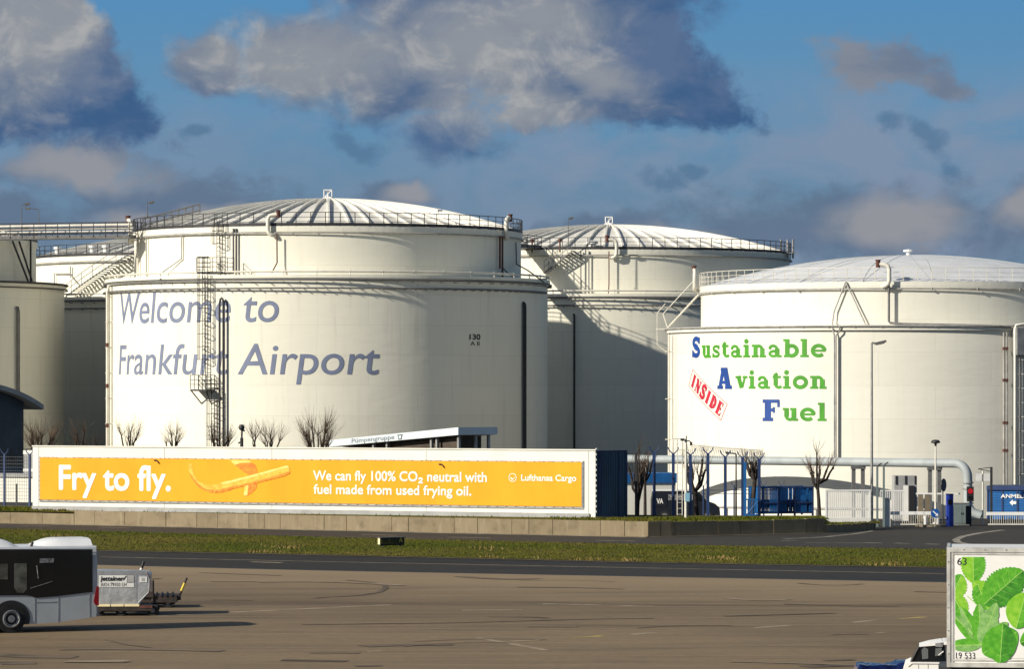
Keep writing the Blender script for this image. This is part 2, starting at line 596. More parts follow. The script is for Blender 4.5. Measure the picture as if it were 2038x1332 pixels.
M['grey_print'] = mat('grey_lettering', (0.17, 0.20, 0.24), 0.6)
M['sign_blue'] = mat('road_sign_blue', (0.01, 0.09, 0.35), 0.45)
M['red'] = mat('signal_red', (0.45, 0.012, 0.02), 0.4)
M['cabinet'] = mat('green_grey_cabinet', (0.16, 0.20, 0.20), 0.55, 0.15, 1.0)
M['tarp'] = mat('blue_tarpaulin', (0.005, 0.012, 0.070), 0.22, 0.5, 2.5, 0.6, bscale=2.0, spec=0.6)
M['seat'] = mat('grey_seat_cloth', (0.10, 0.11, 0.11), 0.85)
M['box_white'] = mat('truck_box_white', (0.80, 0.79, 0.75), 0.42, 0.05, 0.8)
M['box_frame'] = mat('truck_box_frame', (0.56, 0.55, 0.51), 0.45, 0.3, 2.5, 0, 0.15)
M['leaf_dark'] = mat('dark_leaf_print', (0.025, 0.17, 0.010), 0.6, 0.0, 7.0, col2=(0.06, 0.30, 0.018))
M['leaf_mid'] = mat('green_leaf_print', (0.055, 0.29, 0.012), 0.6, 0.0, 7.0, col2=(0.12, 0.42, 0.025))
M['leaf_lime'] = mat('lime_leaf_print', (0.15, 0.44, 0.015), 0.6, 0.0, 7.0, col2=(0.27, 0.55, 0.04))
M['leaf_pale'] = mat('pale_leaf_print', (0.13, 0.33, 0.07), 0.6, 0.0, 7.0, col2=(0.26, 0.48, 0.15))
M['leaf_vein'] = mat('vein_print', (0.36, 0.62, 0.14), 0.6)
M['wire'] = mat('fence_wire', (0.12, 0.13, 0.14), 0.6)
# ------------------------------------------------------------------ ground, apron, roads, verges
ROADDIR = math.atan2(-0.45, 1.0)


def paved(name, c1, c2, c3, streak=0.8, rough=0.8, patch=None):
    m = bpy.data.materials.new(name)
    m.use_nodes = True
    t = NT(m.node_tree)
    b = t.n['Principled BSDF']
    b.inputs['Specular IOR Level'].default_value = 0.25
    tc = t.n.new('ShaderNodeTexCoord').outputs['Object']
    mp = t.n.new('ShaderNodeMapping')
    mp.inputs['Rotation'].default_value = (0, 0, -ROADDIR * 0.55)
    mp.inputs['Scale'].default_value = (0.035, 0.30, 1)
    t.l.new(tc, mp.inputs[0])
    mp2 = t.n.new('ShaderNodeMapping')
    mp2.inputs['Rotation'].default_value = (0, 0, R(14))
    mp2.inputs['Scale'].default_value = (0.06, 0.9, 1)
    t.l.new(tc, mp2.inputs[0])
    s1 = t.noise(mp.outputs[0], 1.0, 6.0, 0.62, 0.6)
    s2 = t.noise(mp2.outputs[0], 1.0, 6.0, 0.65, 0.4)
    big = t.noise(tc, 0.045, 4.0, 0.55)
    grit = t.noise(tc, 2.4, 6.0, 0.7)
    c = t.mix(t.ramp(big, 0.35, 0.65), c1, c2)
    c = t.mix(t.m('MULTIPLY', t.ramp(s1, 0.50, 0.74), streak), c, c3)
    c = t.mix(t.m('MULTIPLY', t.ramp(s2, 0.54, 0.78), streak * 0.8), c, c3)
    c = t.mix(t.m('MULTIPLY', t.ramp(s2, 0.46, 0.26), 0.45), c, tuple(min(1, k * 1.35) for k in c1))
    c = t.mix(t.m('MULTIPLY', t.ramp(grit, 0.42, 0.70), 0.35), c, tuple(k * 0.62 for k in c2))
    mp3 = t.n.new('ShaderNodeMapping')
    mp3.inputs['Rotation'].default_value = (0, 0, R(8))
    mp3.inputs['Scale'].default_value = (0.10, 1.5, 1)
    t.l.new(tc, mp3.inputs[0])
    s3 = t.noise(mp3.outputs[0], 1.0, 5.0, 0.7, 0.3)
    c = t.mix(t.m('MULTIPLY', t.ramp(s3, 0.50, 0.72), streak * 0.55), c, c3)
    c = t.mix(t.m('MULTIPLY', t.ramp(s3, 0.46, 0.28), 0.40), c, tuple(min(1, k * 1.45) for k in c1))
    if patch:
        x, y, z = t.sep(tc)
        d = t.m('SUBTRACT', 168.9, t.m('MULTIPLY_ADD', x, 0.41, y))
        edge = t.ramp(t.m('MULTIPLY_ADD', t.m('SUBTRACT', s1, 0.5), 14.0, d), 26.0, 1.0)
        c = t.mix(t.m('MULTIPLY', edge, 0.6), c, patch)
    t.put(b.inputs['Base Color'], c)
    t.put(b.inputs['Roughness'], t.m('MULTIPLY_ADD', s1, -0.2, rough + 0.1, True))
    bn = t.n.new('ShaderNodeBump')
    bn.inputs['Strength'].default_value = 0.35
    bn.inputs['Distance'].default_value = 0.02
    t.l.new(t.m('ADD', grit, t.m('MULTIPLY', s2, 1.5)), bn.inputs['Height'])
    t.l.new(bn.outputs[0], b.inputs['Normal'])
    return m


M['apron'] = paved('apron_concrete', (0.218, 0.160, 0.095), (0.166, 0.121, 0.073), (0.070, 0.050, 0.031), 0.85, patch=(0.30, 0.225, 0.135))
M['asphalt'] = paved('road_asphalt', (0.025, 0.024, 0.021), (0.033, 0.030, 0.026), (0.012, 0.012, 0.011), 0.8)
M['asphalt_old'] = paved('worn_road_asphalt', (0.040, 0.036, 0.030), (0.054, 0.047, 0.038), (0.022, 0.020, 0.018), 0.8)
M['farm'] = paved('tank_farm_paving', (0.075, 0.070, 0.060), (0.055, 0.05, 0.045), (0.035, 0.032, 0.03), 0.5)
M['kerb'] = mat('pale_kerb_concrete', (0.20, 0.165, 0.115), 0.85, 0.3, 0.8)
M['paint_white'] = mat('worn_white_road_paint', (0.36, 0.33, 0.27), 0.7, 0.0, 1.2, col2=(0.17, 0.15, 0.12))
M['paint_faint'] = mat('faint_white_road_paint', (0.40, 0.33, 0.22), 0.75, 0.0, 1.4, col2=(0.20, 0.15, 0.095))
M['paint_yellow'] = mat('worn_yellow_road_paint', (0.56, 0.43, 0.09), 0.75, 0.0, 0.9, col2=(0.20, 0.155, 0.08))
M['tyre'] = mat('tyre_rubber_mark', (0.065, 0.048, 0.033), 0.8, 0.0, 0.4, col2=(0.16, 0.118, 0.076))
M['grass_soil'] = mat('grass_ground', (0.058, 0.070, 0.007), 0.95, 0.0, 0.12, col2=(0.105, 0.090, 0.018), spec=0.1, bump=0.6, bscale=5.0)
M['grass'] = mat('grass_blades', (0.066, 0.088, 0.006), 0.9, 0.0, 0.12, col2=(0.120, 0.108, 0.018), spec=0.08)
M['hay'] = mat('dry_grass_blades', (0.26, 0.19, 0.075), 0.9, 0.0, 0.5, col2=(0.15, 0.11, 0.04), spec=0.08)


def line_pts(pp, z=0.0, ext=70.0):
    q = [gp(a, b, z) for a, b in pp]
    d0 = (q[0] - q[1]).normalized()
    d1 = (q[-1] - q[-2]).normalized()
    return [q[0] + d0 * ext] + q + [q[-1] + d1 * ext]


def resample(q, n):
    L = [0.0]
    for i in range(1, len(q)):
        L.append(L[-1] + (q[i] - q[i - 1]).length)
    out = []
    for k in range(n):
        s = L[-1] * k / (n - 1)
        i = 0
        while i < len(q) - 2 and L[i + 1] < s:
            i += 1
        f = (s - L[i]) / max(1e-9, L[i + 1] - L[i])
        out.append(q[i].lerp(q[i + 1], f))
    return out


def band(qa, qb, z, n=40):
    a, b = resample(qa, n), resample(qb, n)
    mb = MB()
    vs = [(p.x, p.y, z) for p in a] + [(p.x, p.y, z) for p in b]
    return mb.add(vs, [(i, i + 1, n + i + 1, n + i) for i in range(n - 1)])


LA = line_pts([(200, 1125.6), (600, 1136), (1300, 1149), (1880, 1160)])
LB = line_pts([(200, 1098), (600, 1106), (1300, 1122), (1880, 1132)])
LC = line_pts([(0, 1054), (600, 1070), (1300, 1086), (1880, 1096)])
WALL = [gp(0, 1042) + (gp(0, 1042) - gp(600, 1055.5)).normalized() * 40, gp(0, 1042), gp(600, 1055.5), gp(1290, 1070), gp(1338, 1069), gp(1622, 1062.5), gp(1642, 1062), gp(1741, 1056)]

# base ground: one sheet to the horizon, level with the apron, a metre lower in the tank farm
cols = [-4000, -62, -31, 7, 17, 22, 24, 60, 4000]


def brk(x):
    return 272.0 if x <= -60 else (272 - 0.46 * (x + 60) if x < 21 else 238.0)


gm = MB()
rows = []
for x in cols:
    y0 = brk(x)
    rows.append([(x, -400, 0), (x, 60, 0), (x, y0, 0), (x, y0 + 7, -1.0), (x, 700, -1.0), (x, 6000, -1.0)])
vs = [p for r in rows for p in r]
gm.add(vs, [(i * 6 + j, (i + 1) * 6 + j, (i + 1) * 6 + j + 1, i * 6 + j + 1) for i in range(len(cols) - 1) for j in range(5)])
struct('ground', gm, M['farm'])

am = MB()
a = resample(LA, 40)
am.add([(p.x, p.y, 0.004) for p in a] + [(p.x, 20.0, 0.004) for p in a], [(i, i + 1, 41 + i, 40 + i) for i in range(39)])
struct('apron', am, M['apron'])
struct('taxi_road', band(LA, LB, 0.004), M['asphalt'])
LAd = [p + Vector((0.05, 0.35, 0)) for p in LA]
struct('drain_channel', band(LA, LAd, 0.010), M['black'])
# kerb strip between road and grass
LB2 = [p + Vector((0.15, 0.35, 0)) for p in LB]
struct('kerb', band(LB, LB2, 0.03), M['kerb'])
struct('grass_verge', band(LB2, LC, 0.05), M['grass_soil'])
LD = WALL[:5]
LDx = WALL[:-1] + [gp(1741, 1056), gp(1741, 1056) + Vector((45, 6, 0))]
struct('perimeter_road', band(LC, LDx, 0.004, 80), M['asphalt_old'])
gr = MB()
gr.add([(20.8, 218.5, 0.0045), (66, 225, 0.0045), (70, 243, 0.0045), (21, 236, 0.0045)], [(0, 1, 2, 3)])
struct('gate_road', gr, M['asphalt'])


def mark(name, pp, w, m, z=0.010, n=None):
    """painted line or tyre mark on the ground through photo points"""
    q = [gp(a, b) for a, b in pp]
    q = resample(q, n or max(2, len(q) * 3))
    k = len(q)
    vs = []
    for i, p in enumerate(q):
        d = (q[min(i + 1, k - 1)] - q[max(i - 1, 0)]).normalized()
        s = Vector((-d.y, d.x, 0)) * w / 2
        vs += [(p.x + s.x, p.y + s.y, z), (p.x - s.x, p.y - s.y, z)]
    mb = MB().add(vs, [(2 * i, 2 * i + 1, 2 * i + 3, 2 * i + 2) for i in range(k - 1)])
    return struct(name, mb, m)


Z1, Z2, Z3 = 0.009, 0.014, 0.019
for pp, w, mm, z in [
    ([(300, 1228), (560, 1215), (778, 1205)], 0.30, 'paint_faint', Z1),
    ([(952, 1271), (985, 1277), (1090, 1296)], 0.28, 'paint_faint', Z1),
    ([(1015, 1278.5), (1075, 1275.5)], 0.32, 'paint_faint', Z2),
    ([(1138, 1272), (1198, 1267)], 0.32, 'paint_yellow', Z1),
    ([(1258, 1264), (1305, 1260)], 0.32, 'paint_faint', Z1),
    ([(1500, 1251), (1570, 1246)], 0.30, 'paint_faint', Z1),
    ([(1695, 1240), (1748, 1235)], 0.30, 'paint_faint', Z1),
    ([(1788, 1233), (1845, 1229)], 0.30, 'paint_yellow', Z1),
    ([(1080, 1203), (1300, 1208)], 0.35, 'paint_faint', Z1),
    ([(920, 1216), (1040, 1215)], 0.30, 'paint_faint', Z1),
    ([(730, 1298), (760, 1297)], 0.30, 'paint_faint', Z1),
    ([(1745, 1261), (1760, 1260)], 0.30, 'paint_faint', Z1),
    ([(1640, 1325), (1680, 1325)], 0.16, 'paint_faint', Z1),
]:
    mark('apron_marking', pp, w, M[mm], z)
for pp, w in [
    ([(690, 1156), (735, 1160), (765, 1166), (768, 1172), (755, 1180), (715, 1187), (650, 1190), (625, 1192)], 0.24),
    ([(600, 1245), (760, 1243), (920, 1241), (1060, 1237), (1170, 1234), (1300, 1232)], 0.26),
    ([(970, 1229), (1060, 1230), (1090, 1232)], 0.30),
    ([(1030, 1170), (1140, 1171), (1240, 1174)], 0.34),
    ([(722, 1288), (800, 1285), (900, 1284)], 0.9),
    ([(615, 1301), (680, 1301), (715, 1302)], 0.45),
    ([(1440, 1228), (1560, 1225), (1660, 1222)], 0.42),
    ([(1820, 1179), (1900, 1181)], 0.34),
    ([(395, 1141), (470, 1144), (560, 1147)], 0.2),
    ([(210, 1275), (250, 1285), (300, 1291)], 0.12),
    ([(1640, 1317), (1700, 1315)], 0.4),
    ([(1790, 1209), (1700, 1208), (1560, 1204)], 0.2),
    ([(705, 1328), (760, 1327)], 0.4),
    ([(0, 1306), (60, 1309), (150, 1310)], 1.0),
    ([(0, 1322), (70, 1321)], 1.1),
    ([(560, 1316), (640, 1317), (690, 1318)], 0.6),
    ([(1600, 1329), (1680, 1326), (1700, 1326)], 0.8),
]:
    mark('tyre_mark', pp, w, M['tyre'], Z2 + 0.004)
rk = random.Random(77)
M['tyre_faint'] = mat('faint_tyre_smear', (0.135, 0.100, 0.066), 0.8, 0.0, 0.5, col2=(0.205, 0.153, 0.10))
M['scuff_pale'] = mat('pale_worn_concrete', (0.30, 0.235, 0.16), 0.8, 0.0, 0.35, col2=(0.19, 0.14, 0.09))
for i in range(18):
    px, py = rk.uniform(150, 1850), 1150 + 178 * rk.random() ** 1.2
    ln_ = rk.uniform(60, 330)
    sl_ = rk.uniform(-0.045, 0.03)
    cv_ = rk.uniform(-4, 4)
    pp = [(px + ln_ * (k / 6 - .5), max(1148, py + ln_ * (k / 6 - .5) * sl_ + cv_ * (k / 6 - .5) ** 2 * 4)) for k in range(7)]
    mark('tyre_smear' if i % 4 else 'worn_streak', pp, rk.uniform(0.12, 0.75), M['tyre_faint'] if i % 4 else M['scuff_pale'], 0.020 + i * 0.0006)
# lines on the roads
for pp, w, mm, z in [
    ([(200, 1109.5), (600, 1118), (1300, 1132), (1880, 1143)], 0.22, 'paint_faint', 0.009),
    ([(500, 1119.5), (560, 1121.5)], 0.5, 'paint_faint', 0.013),
    ([(195, 1050.5), (260, 1052)], 0.26, 'paint_faint', 0.009),
    ([(0, 1046.5), (100, 1048.5)], 0.18, 'paint_faint', 0.009),
    ([(720, 1064.5), (790, 1066.5)], 0.26, 'paint_faint', 0.009),
    ([(890, 1070), (975, 1071.8)], 0.26, 'paint_faint', 0.009),
    ([(1185, 1076.5), (1265, 1078)], 0.26, 'paint_faint', 0.009),
    ([(1555, 1077), (1585, 1077.5)], 0.26, 'paint_white', 0.009),
    ([(1600, 1081), (1755, 1082)], 0.2, 'paint_white', 0.009),
    ([(1722, 1081.2), (1753, 1082)], 0.4, 'paint_white', 0.013),
    ([(1782, 1082), (1810, 1083)], 0.4, 'paint_white', 0.009),
    ([(1842, 1083.5), (1870, 1084.5)], 0.4, 'paint_white', 0.009),
    ([(1560, 1074), (1640, 1070), (1700, 1064), (1738, 1057.5)], 0.30, 'paint_white', 0.013),
    ([(1995, 1056), (1950, 1062), (1915, 1069), (1902, 1075.5), (1906, 1080), (1925, 1084), (1965, 1087), (2060, 1091)], 0.42, 'paint_white', 0.013),
    ([(1985, 1090.5), (2060, 1092.5)], 0.5, 'paint_white', 0.018),
]:
    mark('road_marking', pp, w, M[mm], z)

# verge behind the retaining wall
vb = MB()
edge = WALL
back = [Vector((WALL[0].x, 262, 0)), Vector((WALL[1].x, 239, 0)), Vector((-11, 231, 0)), Vector((7.4, 221.8, 0)), Vector((10, 221.0, 0)), Vector((18.1, 220.4, 0)), Vector((18.7, 220.4, 0)), Vector((21.2, 220.6, 0))]
VZ = [.74] * 6 + [.40, .38]
VB = [.80] * 6 + [.42, .40]
vs = [(p.x + 0.05, p.y + 0.12, z) for p, z in zip(edge, VZ)] + [(p.x, p.y, z) for p, z in zip(back, VB)] + [(p.x, p.y, -1.05) for p in back]
k = len(edge)
fs = [(i, i + 1, k + i + 1, k + i) for i in range(k - 1)] + [(k + i, k + i + 1, 2 * k + i + 1, 2 * k + i) for i in range(k - 1)] + [(k - 1, 2 * k - 1, 3 * k - 1)]
vb.add(vs, fs)
struct('raised_verge', vb, M['grass_soil'])

# retaining wall of concrete slabs
M['wall_conc'] = mat('retaining_wall_concrete', (0.30, 0.25, 0.18), 0.85, 0.0, 1.0)


def slab_material():
    m = M['wall_conc']
    t = NT(m.node_tree)
    b = t.n['Principled BSDF']
    geo = t.n.new('ShaderNodeNewGeometry').outputs['Random Per Island']
    tc = t.n.new('ShaderNodeTexCoord').outputs['Object']
    n1 = t.noise(tc, 1.3, 6.0, 0.65)
    x, y, z = t.sep(tc)
    n2 = t.noise(t.xyz(t.m('MULTIPLY', x, 3.0), t.m('MULTIPLY', y, 3.0), t.m('MULTIPLY', z, 0.4)), 1.0, 4.0, 0.6)
    c = t.mix(geo, (0.20, 0.158, 0.096), (0.245, 0.195, 0.122))
    c = t.mix(t.m('MULTIPLY', t.ramp(n1, 0.45, 0.75), 0.6), c, (0.10, 0.075, 0.045))
    c = t.mix(t.m('MULTIPLY', t.ramp(n2, 0.5, 0.75), 0.5), c, (0.32, 0.27, 0.18))
    t.put(b.inputs['Base Color'], c)
    bn = t.n.new('ShaderNodeBump')
    bn.inputs['Strength'].default_value = 0.5
    bn.inputs['Distance'].default_value = 0.03
    t.l.new(n1, bn.inputs['Height'])
    t.l.new(bn.outputs[0], b.inputs['Normal'])


slab_material()
rng = random.Random(5)


def slab_run(mb, pts, h0, h1, sw):
    L = sum((pts[i + 1] - pts[i]).length for i in range(len(pts) - 1))
    s = 0.0
    while s < L - 0.05:
        w = min(rng.choice(sw), L - s)
        a, b = point_on(pts, s), point_on(pts, s + w - 0.03)
        d = (b - a).normalized()
        nn = Vector((d.y, -d.x, 0))
        h = rng.uniform(h0, h1)
        off = rng.uniform(-0.015, 0.015)
        p0, p1 = a + nn * off, b + nn * off
        base = [p0, p1, p1 - nn * 0.22, p0 - nn * 0.22]
        mb.add([(q.x, q.y, 0.0) for q in base] + [(q.x, q.y, h) for q in base],
               [(0, 1, 5, 4), (1, 2, 6, 5), (2, 3, 7, 6), (3, 0, 4, 7), (4, 5, 6, 7)])
        s += w


def point_on(pts, s):
    for i in range(len(pts) - 1):
        l = (pts[i + 1] - pts[i]).length
        if s <= l or i == len(pts) - 2:
            return pts[i].lerp(pts[i + 1], s / l)
        s -= l


wb = MB()
cut = gp(148, 1045.3)
slab_run(wb, [WALL[0], WALL[1], cut], 0.66, 0.69, [2.4, 3.0])
slab_run(wb, [WALL[3], WALL[4]], 0.86, 0.88, [1.0, 0.8])
slab_run(wb, [cut, WALL[2], WALL[3]], 0.86, 0.88, [1.5, 1.5, 3.0, 2.2, 1.1])
o = tag(wb.build('retaining_wall', M['wall_conc']), 'long beige concrete slab retaining wall under the orange billboard along the road', 'wall')
wb = MB()
slab_run(wb, WALL[4:7], 0.80, 0.86, [2.2, 1.5, 3.0])
slab_run(wb, WALL[6:], 0.44, 0.48, [1.4, 1.1])
o = tag(wb.build('retaining_wall', M['wall_conc']), 'shaded dark concrete retaining wall section bending back towards the white gate', 'wall')
# foot kerb of the wall
kb = MB()
a = resample(WALL, 60)
for i in range(59):
    d = (a[i + 1] - a[i]).normalized()
    nn = Vector((d.y, -d.x, 0))
    q = [a[i] + nn * 0.03, a[i] + nn * 0.35, a[i + 1] + nn * 0.35, a[i + 1] + nn * 0.03]
    kb.add([(p.x, p.y, 0.035) for p in q] + [(p.x, p.y, 0.0) for p in q], [(0, 1, 2, 3), (1, 5, 6, 2)])
struct('gutter_kerb', kb, M['kerb'])


# grass blades
def blades(name, m, n, fn, h, w, seed):
    r = random.Random(seed)
    mb = MB()
    vs, fs = [], []
    for i in range(n):
        p, k = fn(r)
        hh = h * r.uniform(0.5, 1.3) * k
        an = r.uniform(0, math.pi)
        dx, dy = math.cos(an) * w, math.sin(an) * w
        lx, ly = r.uniform(-0.6, 0.6) * hh, r.uniform(-0.6, 0.6) * hh
        o = len(vs)
        vs += [(p.x - dx, p.y - dy, p.z), (p.x + dx, p.y + dy, p.z), (p.x + lx, p.y + ly, p.z + hh)]
        fs.append((o, o + 1, o + 2))
    mb.add(vs, fs)
    return struct(name, mb, m, 'stuff')


ra, rb = resample(LB2, 200), resample(LC, 200)


def on_verge(r):
    i = r.randrange(46, 154)
    f = r.random()
    p = ra[i].lerp(rb[i], f) + Vector((r.uniform(-.5, .5), r.uniform(-.2, .2), 0))
    p.z = 0.05
    return p, 1.0


def on_edge(r):
    while True:
        i = r.randrange(46, 154)
        s = math.sin(i * 0.9) + math.sin(i * 0.37 + 1) + math.sin(i * 2.3)
        if s > r.uniform(0.3, 2.2):
            break
    p = ra[i].lerp(rb[i], abs(r.gauss(0, 0.06))) + Vector((r.uniform(-.5, .5), 0, 0))
    p.z = 0.05
    return p, 0.7 + 0.3 * max(0, s)


def on_patch(r):
    i = r.randrange(46, 154)
    c = [(60, .75), (74, .6), (88, .3), (101, .5), (113, .25), (128, .6), (66, .25), (140, .4)]
    k = c[r.randrange(len(c))]
    p = ra[k[0]].lerp(rb[k[0]], min(.98, max(0.02, k[1] + r.gauss(0, .05)))) + Vector((r.gauss(0, .5), 0, 0))
    p.z = 0.05
    return p, 1.0


back_r, edge_r = resample(back, 100), resample(WALL, 100)


def on_raised(r):
    while True:
        i = r.randrange(10, 100)
        if edge_r[i].x > 3.0 or edge_r[i].x < -26.5 or r.random() < 0.05:
            break
    p = edge_r[i].lerp(back_r[i], r.uniform(0.03, 0.6)) + Vector((r.uniform(-.3, .3), 0, 0))
    p.z = 0.76 if p.x < 18.1 else 0.38
    return p, 1.0


blades('grass', M['grass'], 50000, on_verge, 0.05, 0.03, 1)
blades('dry_grass', M['hay'], 900, on_edge, 0.10, 0.03, 2)
blades('dry_grass', M['hay'], 700, on_patch, 0.13, 0.03, 4)
blades('grass', M['grass'], 14000, on_raised, 0.13, 0.03, 3)
# ------------------------------------------------------------------ storage tanks
Z0 = -1.0


class Tank:
    def __init__(self, label, pxc, D, R1, R2, zl, zu, apex, paint, roof, rail, ribs=60, name='storage_tank'):
        self.X0, self.D, self.R1, self.R2, self.zl, self.zu, self.apex = (pxc - CX) / F * D, D, R1, R2, zl, zu, apex
        self.t = thing(name, label, 'tank', (self.X0, D, Z0), 0, 'fuel storage tanks')
        self.paint, self.railm = paint, rail
        w = MB()
        w.lathe([(R1, 0), (R1, zl - Z0)], 180)
        w.lathe([(R1, zl - Z0), (R1 + 0.20, zl - Z0), (R1 + 0.20, zl - Z0 + 0.24), (R1 - 0.1, zl - Z0 + 0.24), (R2 - 0.05, zl - Z0 + 0.24)], 180, smooth=False)
        self.wall = w.build('bund_wall', M[paint], self.t)
        s = MB()
        s.lathe([(R2, zl - Z0 + 0.2), (R2, zu - Z0)], 160)
        s.lathe([(R2, zu - Z0 - 0.42), (R2 + 0.12, zu - Z0 - 0.42), (R2 + 0.12, zu - Z0 + 0.02), (R2 - 0.1, zu - Z0 + 0.02)], 160, smooth=False)
        self.shell = s.build('inner_shell', M[paint], self.t)
        # spherical cap roof
        h = apex - zu
        RS = (R2 * R2 + h * h) / (2 * h)
        self.RS = RS
        r = MB()
        prof = []
        for i in range(25):
            q = (R2 + 0.02) * (1 - i / 24.0)
            prof.append((q, self.roofz(q) - Z0))
        r.lathe(prof, 120)
        if ribs:
            for k in range(ribs):
                a = 2 * math.pi * (k + 0.5) / ribs
                ra, ta = Vector((math.sin(a), -math.cos(a), 0)), Vector((math.cos(a), math.sin(a), 0))
                pts = []
                for i in range(13):
                    q = R2 * (1 - i / 13.0 * 0.94)
                    pts.append((q, self.roofz(q) - Z0))
                vs = []
                wd, hh = 0.08, 0.22
                for (q, z) in pts:
                    c = ra * q
                    ww = min(wd, q * 0.045)
                    for (sx, dz) in ((-1, -0.05), (-1, hh), (1, hh), (1, -0.05)):
                        p = c + ta * ww * sx
                        vs.append((p.x, p.y, z + dz))
                n = len(pts)
                fs = [(i * 4 + j, i * 4 + j + 1, i * 4 + j + 5, i * 4 + j + 4) for i in range(n - 1) for j in range(3)]
                fs += [(0, 1, 2, 3), ((n - 1) * 4 + 3, (n - 1) * 4 + 2, (n - 1) * 4 + 1, (n - 1) * 4)]
                r.add(vs, fs)
        self.roof = r.build('roof', M[roof], self.t)

    def roofz(self, q):
        return self.apex - self.RS + math.sqrt(max(0, self.RS ** 2 - q * q))

    def phi(self, px, r):
        lo, hi = -1.56, 1.56
        for _ in range(50):
            m = (lo + hi) / 2
            x = CX + F * (self.X0 + r * math.sin(m)) / (self.D - r * math.cos(m))
            if x < px:
                lo = m
            else:
                hi = m
        return (lo + hi) / 2

    def z(self, py, a, r):
        return H + (YH - py) * (self.D - r * math.cos(a)) / F

    def pt(self, a, r, z):
        return Vector((r * math.sin(a), -r * math.cos(a), z - Z0))

    def S(self, px, py, r):
        a = self.phi(px, r)
        return self.pt(a, r, self.z(py, a, r))

    def ring(self, mb, r, z, rad, a0=-math.pi, a1=math.pi, n=150, sides=6):
        return mb.tube([self.pt(a0 + (a1 - a0) * i / n, r, z) for i in range(n + 1)], rad, sides, cap=abs(a1 - a0) < 6.2)

    def rail(self, step=1.15, h=1.08, toe=True, m=None, a0=-math.pi, a1=math.pi, r=None, z=None, th=0.042):
        m = m or self.railm
        r = r or self.R2 + 0.10
        z = self.zu if z is None else z
        mb = MB()
        n = max(2, int((a1 - a0) * r / step))
        for i in range(n + 1 if a1 - a0 < 6.2 else n):
            a = a0 + (a1 - a0) * i / n
            mb.tube([self.pt(a, r, z), self.pt(a, r, z + h)], th * 1.05, 4, smooth=False)
        for k in (1.0, 0.66, 0.34):
            self.ring(mb, r, z + h * k, th * (0.9 if k == 1 else 0.62), a0, a1, 140, 4)
        if toe:
            pr = [(r + 0.03, z - Z0 + 0.03), (r + 0.03, z - Z0 + 0.27), (r - 0.02, z - Z0 + 0.27), (r - 0.02, z - Z0 + 0.03), (r + 0.03, z - Z0 + 0.03)]
            mb.lathe(pr, 140, a0, a1, smooth=False)
        return mb.build('guard_rail', M[m], self.t)

    def pipes(self, name, runs, m, rad=0.06):
        """each run: list of (px, py, radius from axis) or local vectors"""
        out = []
        for run in runs:
            mb = MB()
            pts = [p if isinstance(p, Vector) else self.S(*p) for p in run]
            mb.tube(pts, rad, 7)
            out.append(mb.build(name, M[m], self.t))
        return out

    def ring_pipes(self, a_end=math.pi):
        R1 = self.R1
        mb = MB()
        self.ring(mb, R1 + 0.30, self.zl - 0.14, 0.075)
        for k in range(90):
            a = 2 * math.pi * k / 90
            mb.tube([self.pt(a, R1, self.zl - 0.30), self.pt(a, R1 + 0.42, self.zl - 0.30)], 0.035, 4)
        mb.build('ring_pipe', M['rail_grey'], self.t)
        mb = MB()
        self.ring(mb, R1 + 0.30, self.zl - 0.80, 0.065, -1.5, a_end)
        for k in range(60):
            a = -1.5 + (a_end + 1.5) * k / 59
            mb.tube([self.pt(a, R1, self.zl - 0.90), self.pt(a, R1 + 0.40, self.zl - 0.90)], 0.035, 4)
        mb.build('ring_pipe', M['rail_grey'], self.t)
        mb = MB()
        self.ring(mb, R1 + 0.10, self.zl + 0.50, 0.075)
        for k in range(44):
            a = 2 * math.pi * k / 44
            mb.tube([self.pt(a, R1 + 0.10, self.zl + 0.2), self.pt(a, R1 + 0.10, self.zl + 0.62)], 0.06, 4)
        mb.build('foam_pipe', M['white_steel'], self.t)
        mb = MB()
        self.ring(mb, self.R2 + 0.2, self.zu - 0.52, 0.06)
        for k in range(50):
            a = 2 * math.pi * k / 50
            mb.tube([self.pt(a, self.R2, self.zu - 0.57), self.pt(a, self.R2 + 0.25, self.zu - 0.57)], 0.03, 4)
        mb.build('ring_pipe', M['pipe_grey'], self.t)

    def vent(self, s=0.65):
        z = self.apex - Z0
        mb = MB()
        mb.lathe([(0.7, z - 0.1), (0.7, z + 0.12), (0.45, z + 0.3), (0.0, z + 0.34)], 16, smooth=False)
        b = mb.build('roof_vent', M['white'], self.t)
        mb = MB()
        h = s / 2
        z1, z2 = z + 0.28, z + 0.28 + s
        for sx in (-h, h):
            for sy in (-h, h):
                mb.tube([(sx, sy, z1), (sx, sy, z2)], 0.05, 4)
        for zz in (z1 + 0.05, z2):
            c = [(-h, -h, zz), (h, -h, zz), (h, h, zz), (-h, h, zz)]
            for i in range(4):
                mb.tube([c[i], c[(i + 1) % 4]], 0.05, 4)
        mb.tube([(-h, -h, z1), (h, -h, z2)], 0.045, 4)
        mb.tube([(-h, h, z1), (-h, -h, z2)], 0.045, 4)
        mb.tube([(0, 0, z1), (0, 0, z2 - 0.1)], 0.09, 6)
        mb.build('vent_frame', M['white'], b)

    def ladder(self, a, r, z0, z1, m='dark_steel', cage=True):
        """caged ladder standing off the wall at angle a"""
        st = 0.22
        ta = Vector((math.cos(a), math.sin(a), 0))
        ra = Vector((math.sin(a), -math.cos(a), 0))
        mb = MB()
        base = ra * (r + st)
        for s in (-0.25, 0.25):
            p = base + ta * s
            mb.tube([(p.x, p.y, z0 - Z0), (p.x, p.y, z1 - Z0)], 0.035, 4)
        z = z0 + 0.3
        while z < z1:
            p, q = base - ta * 0.25, base + ta * 0.25
            mb.tube([(p.x, p.y, z - Z0), (q.x, q.y, z - Z0)], 0.022, 4)
            z += 0.33
        z = z0 + 0.6
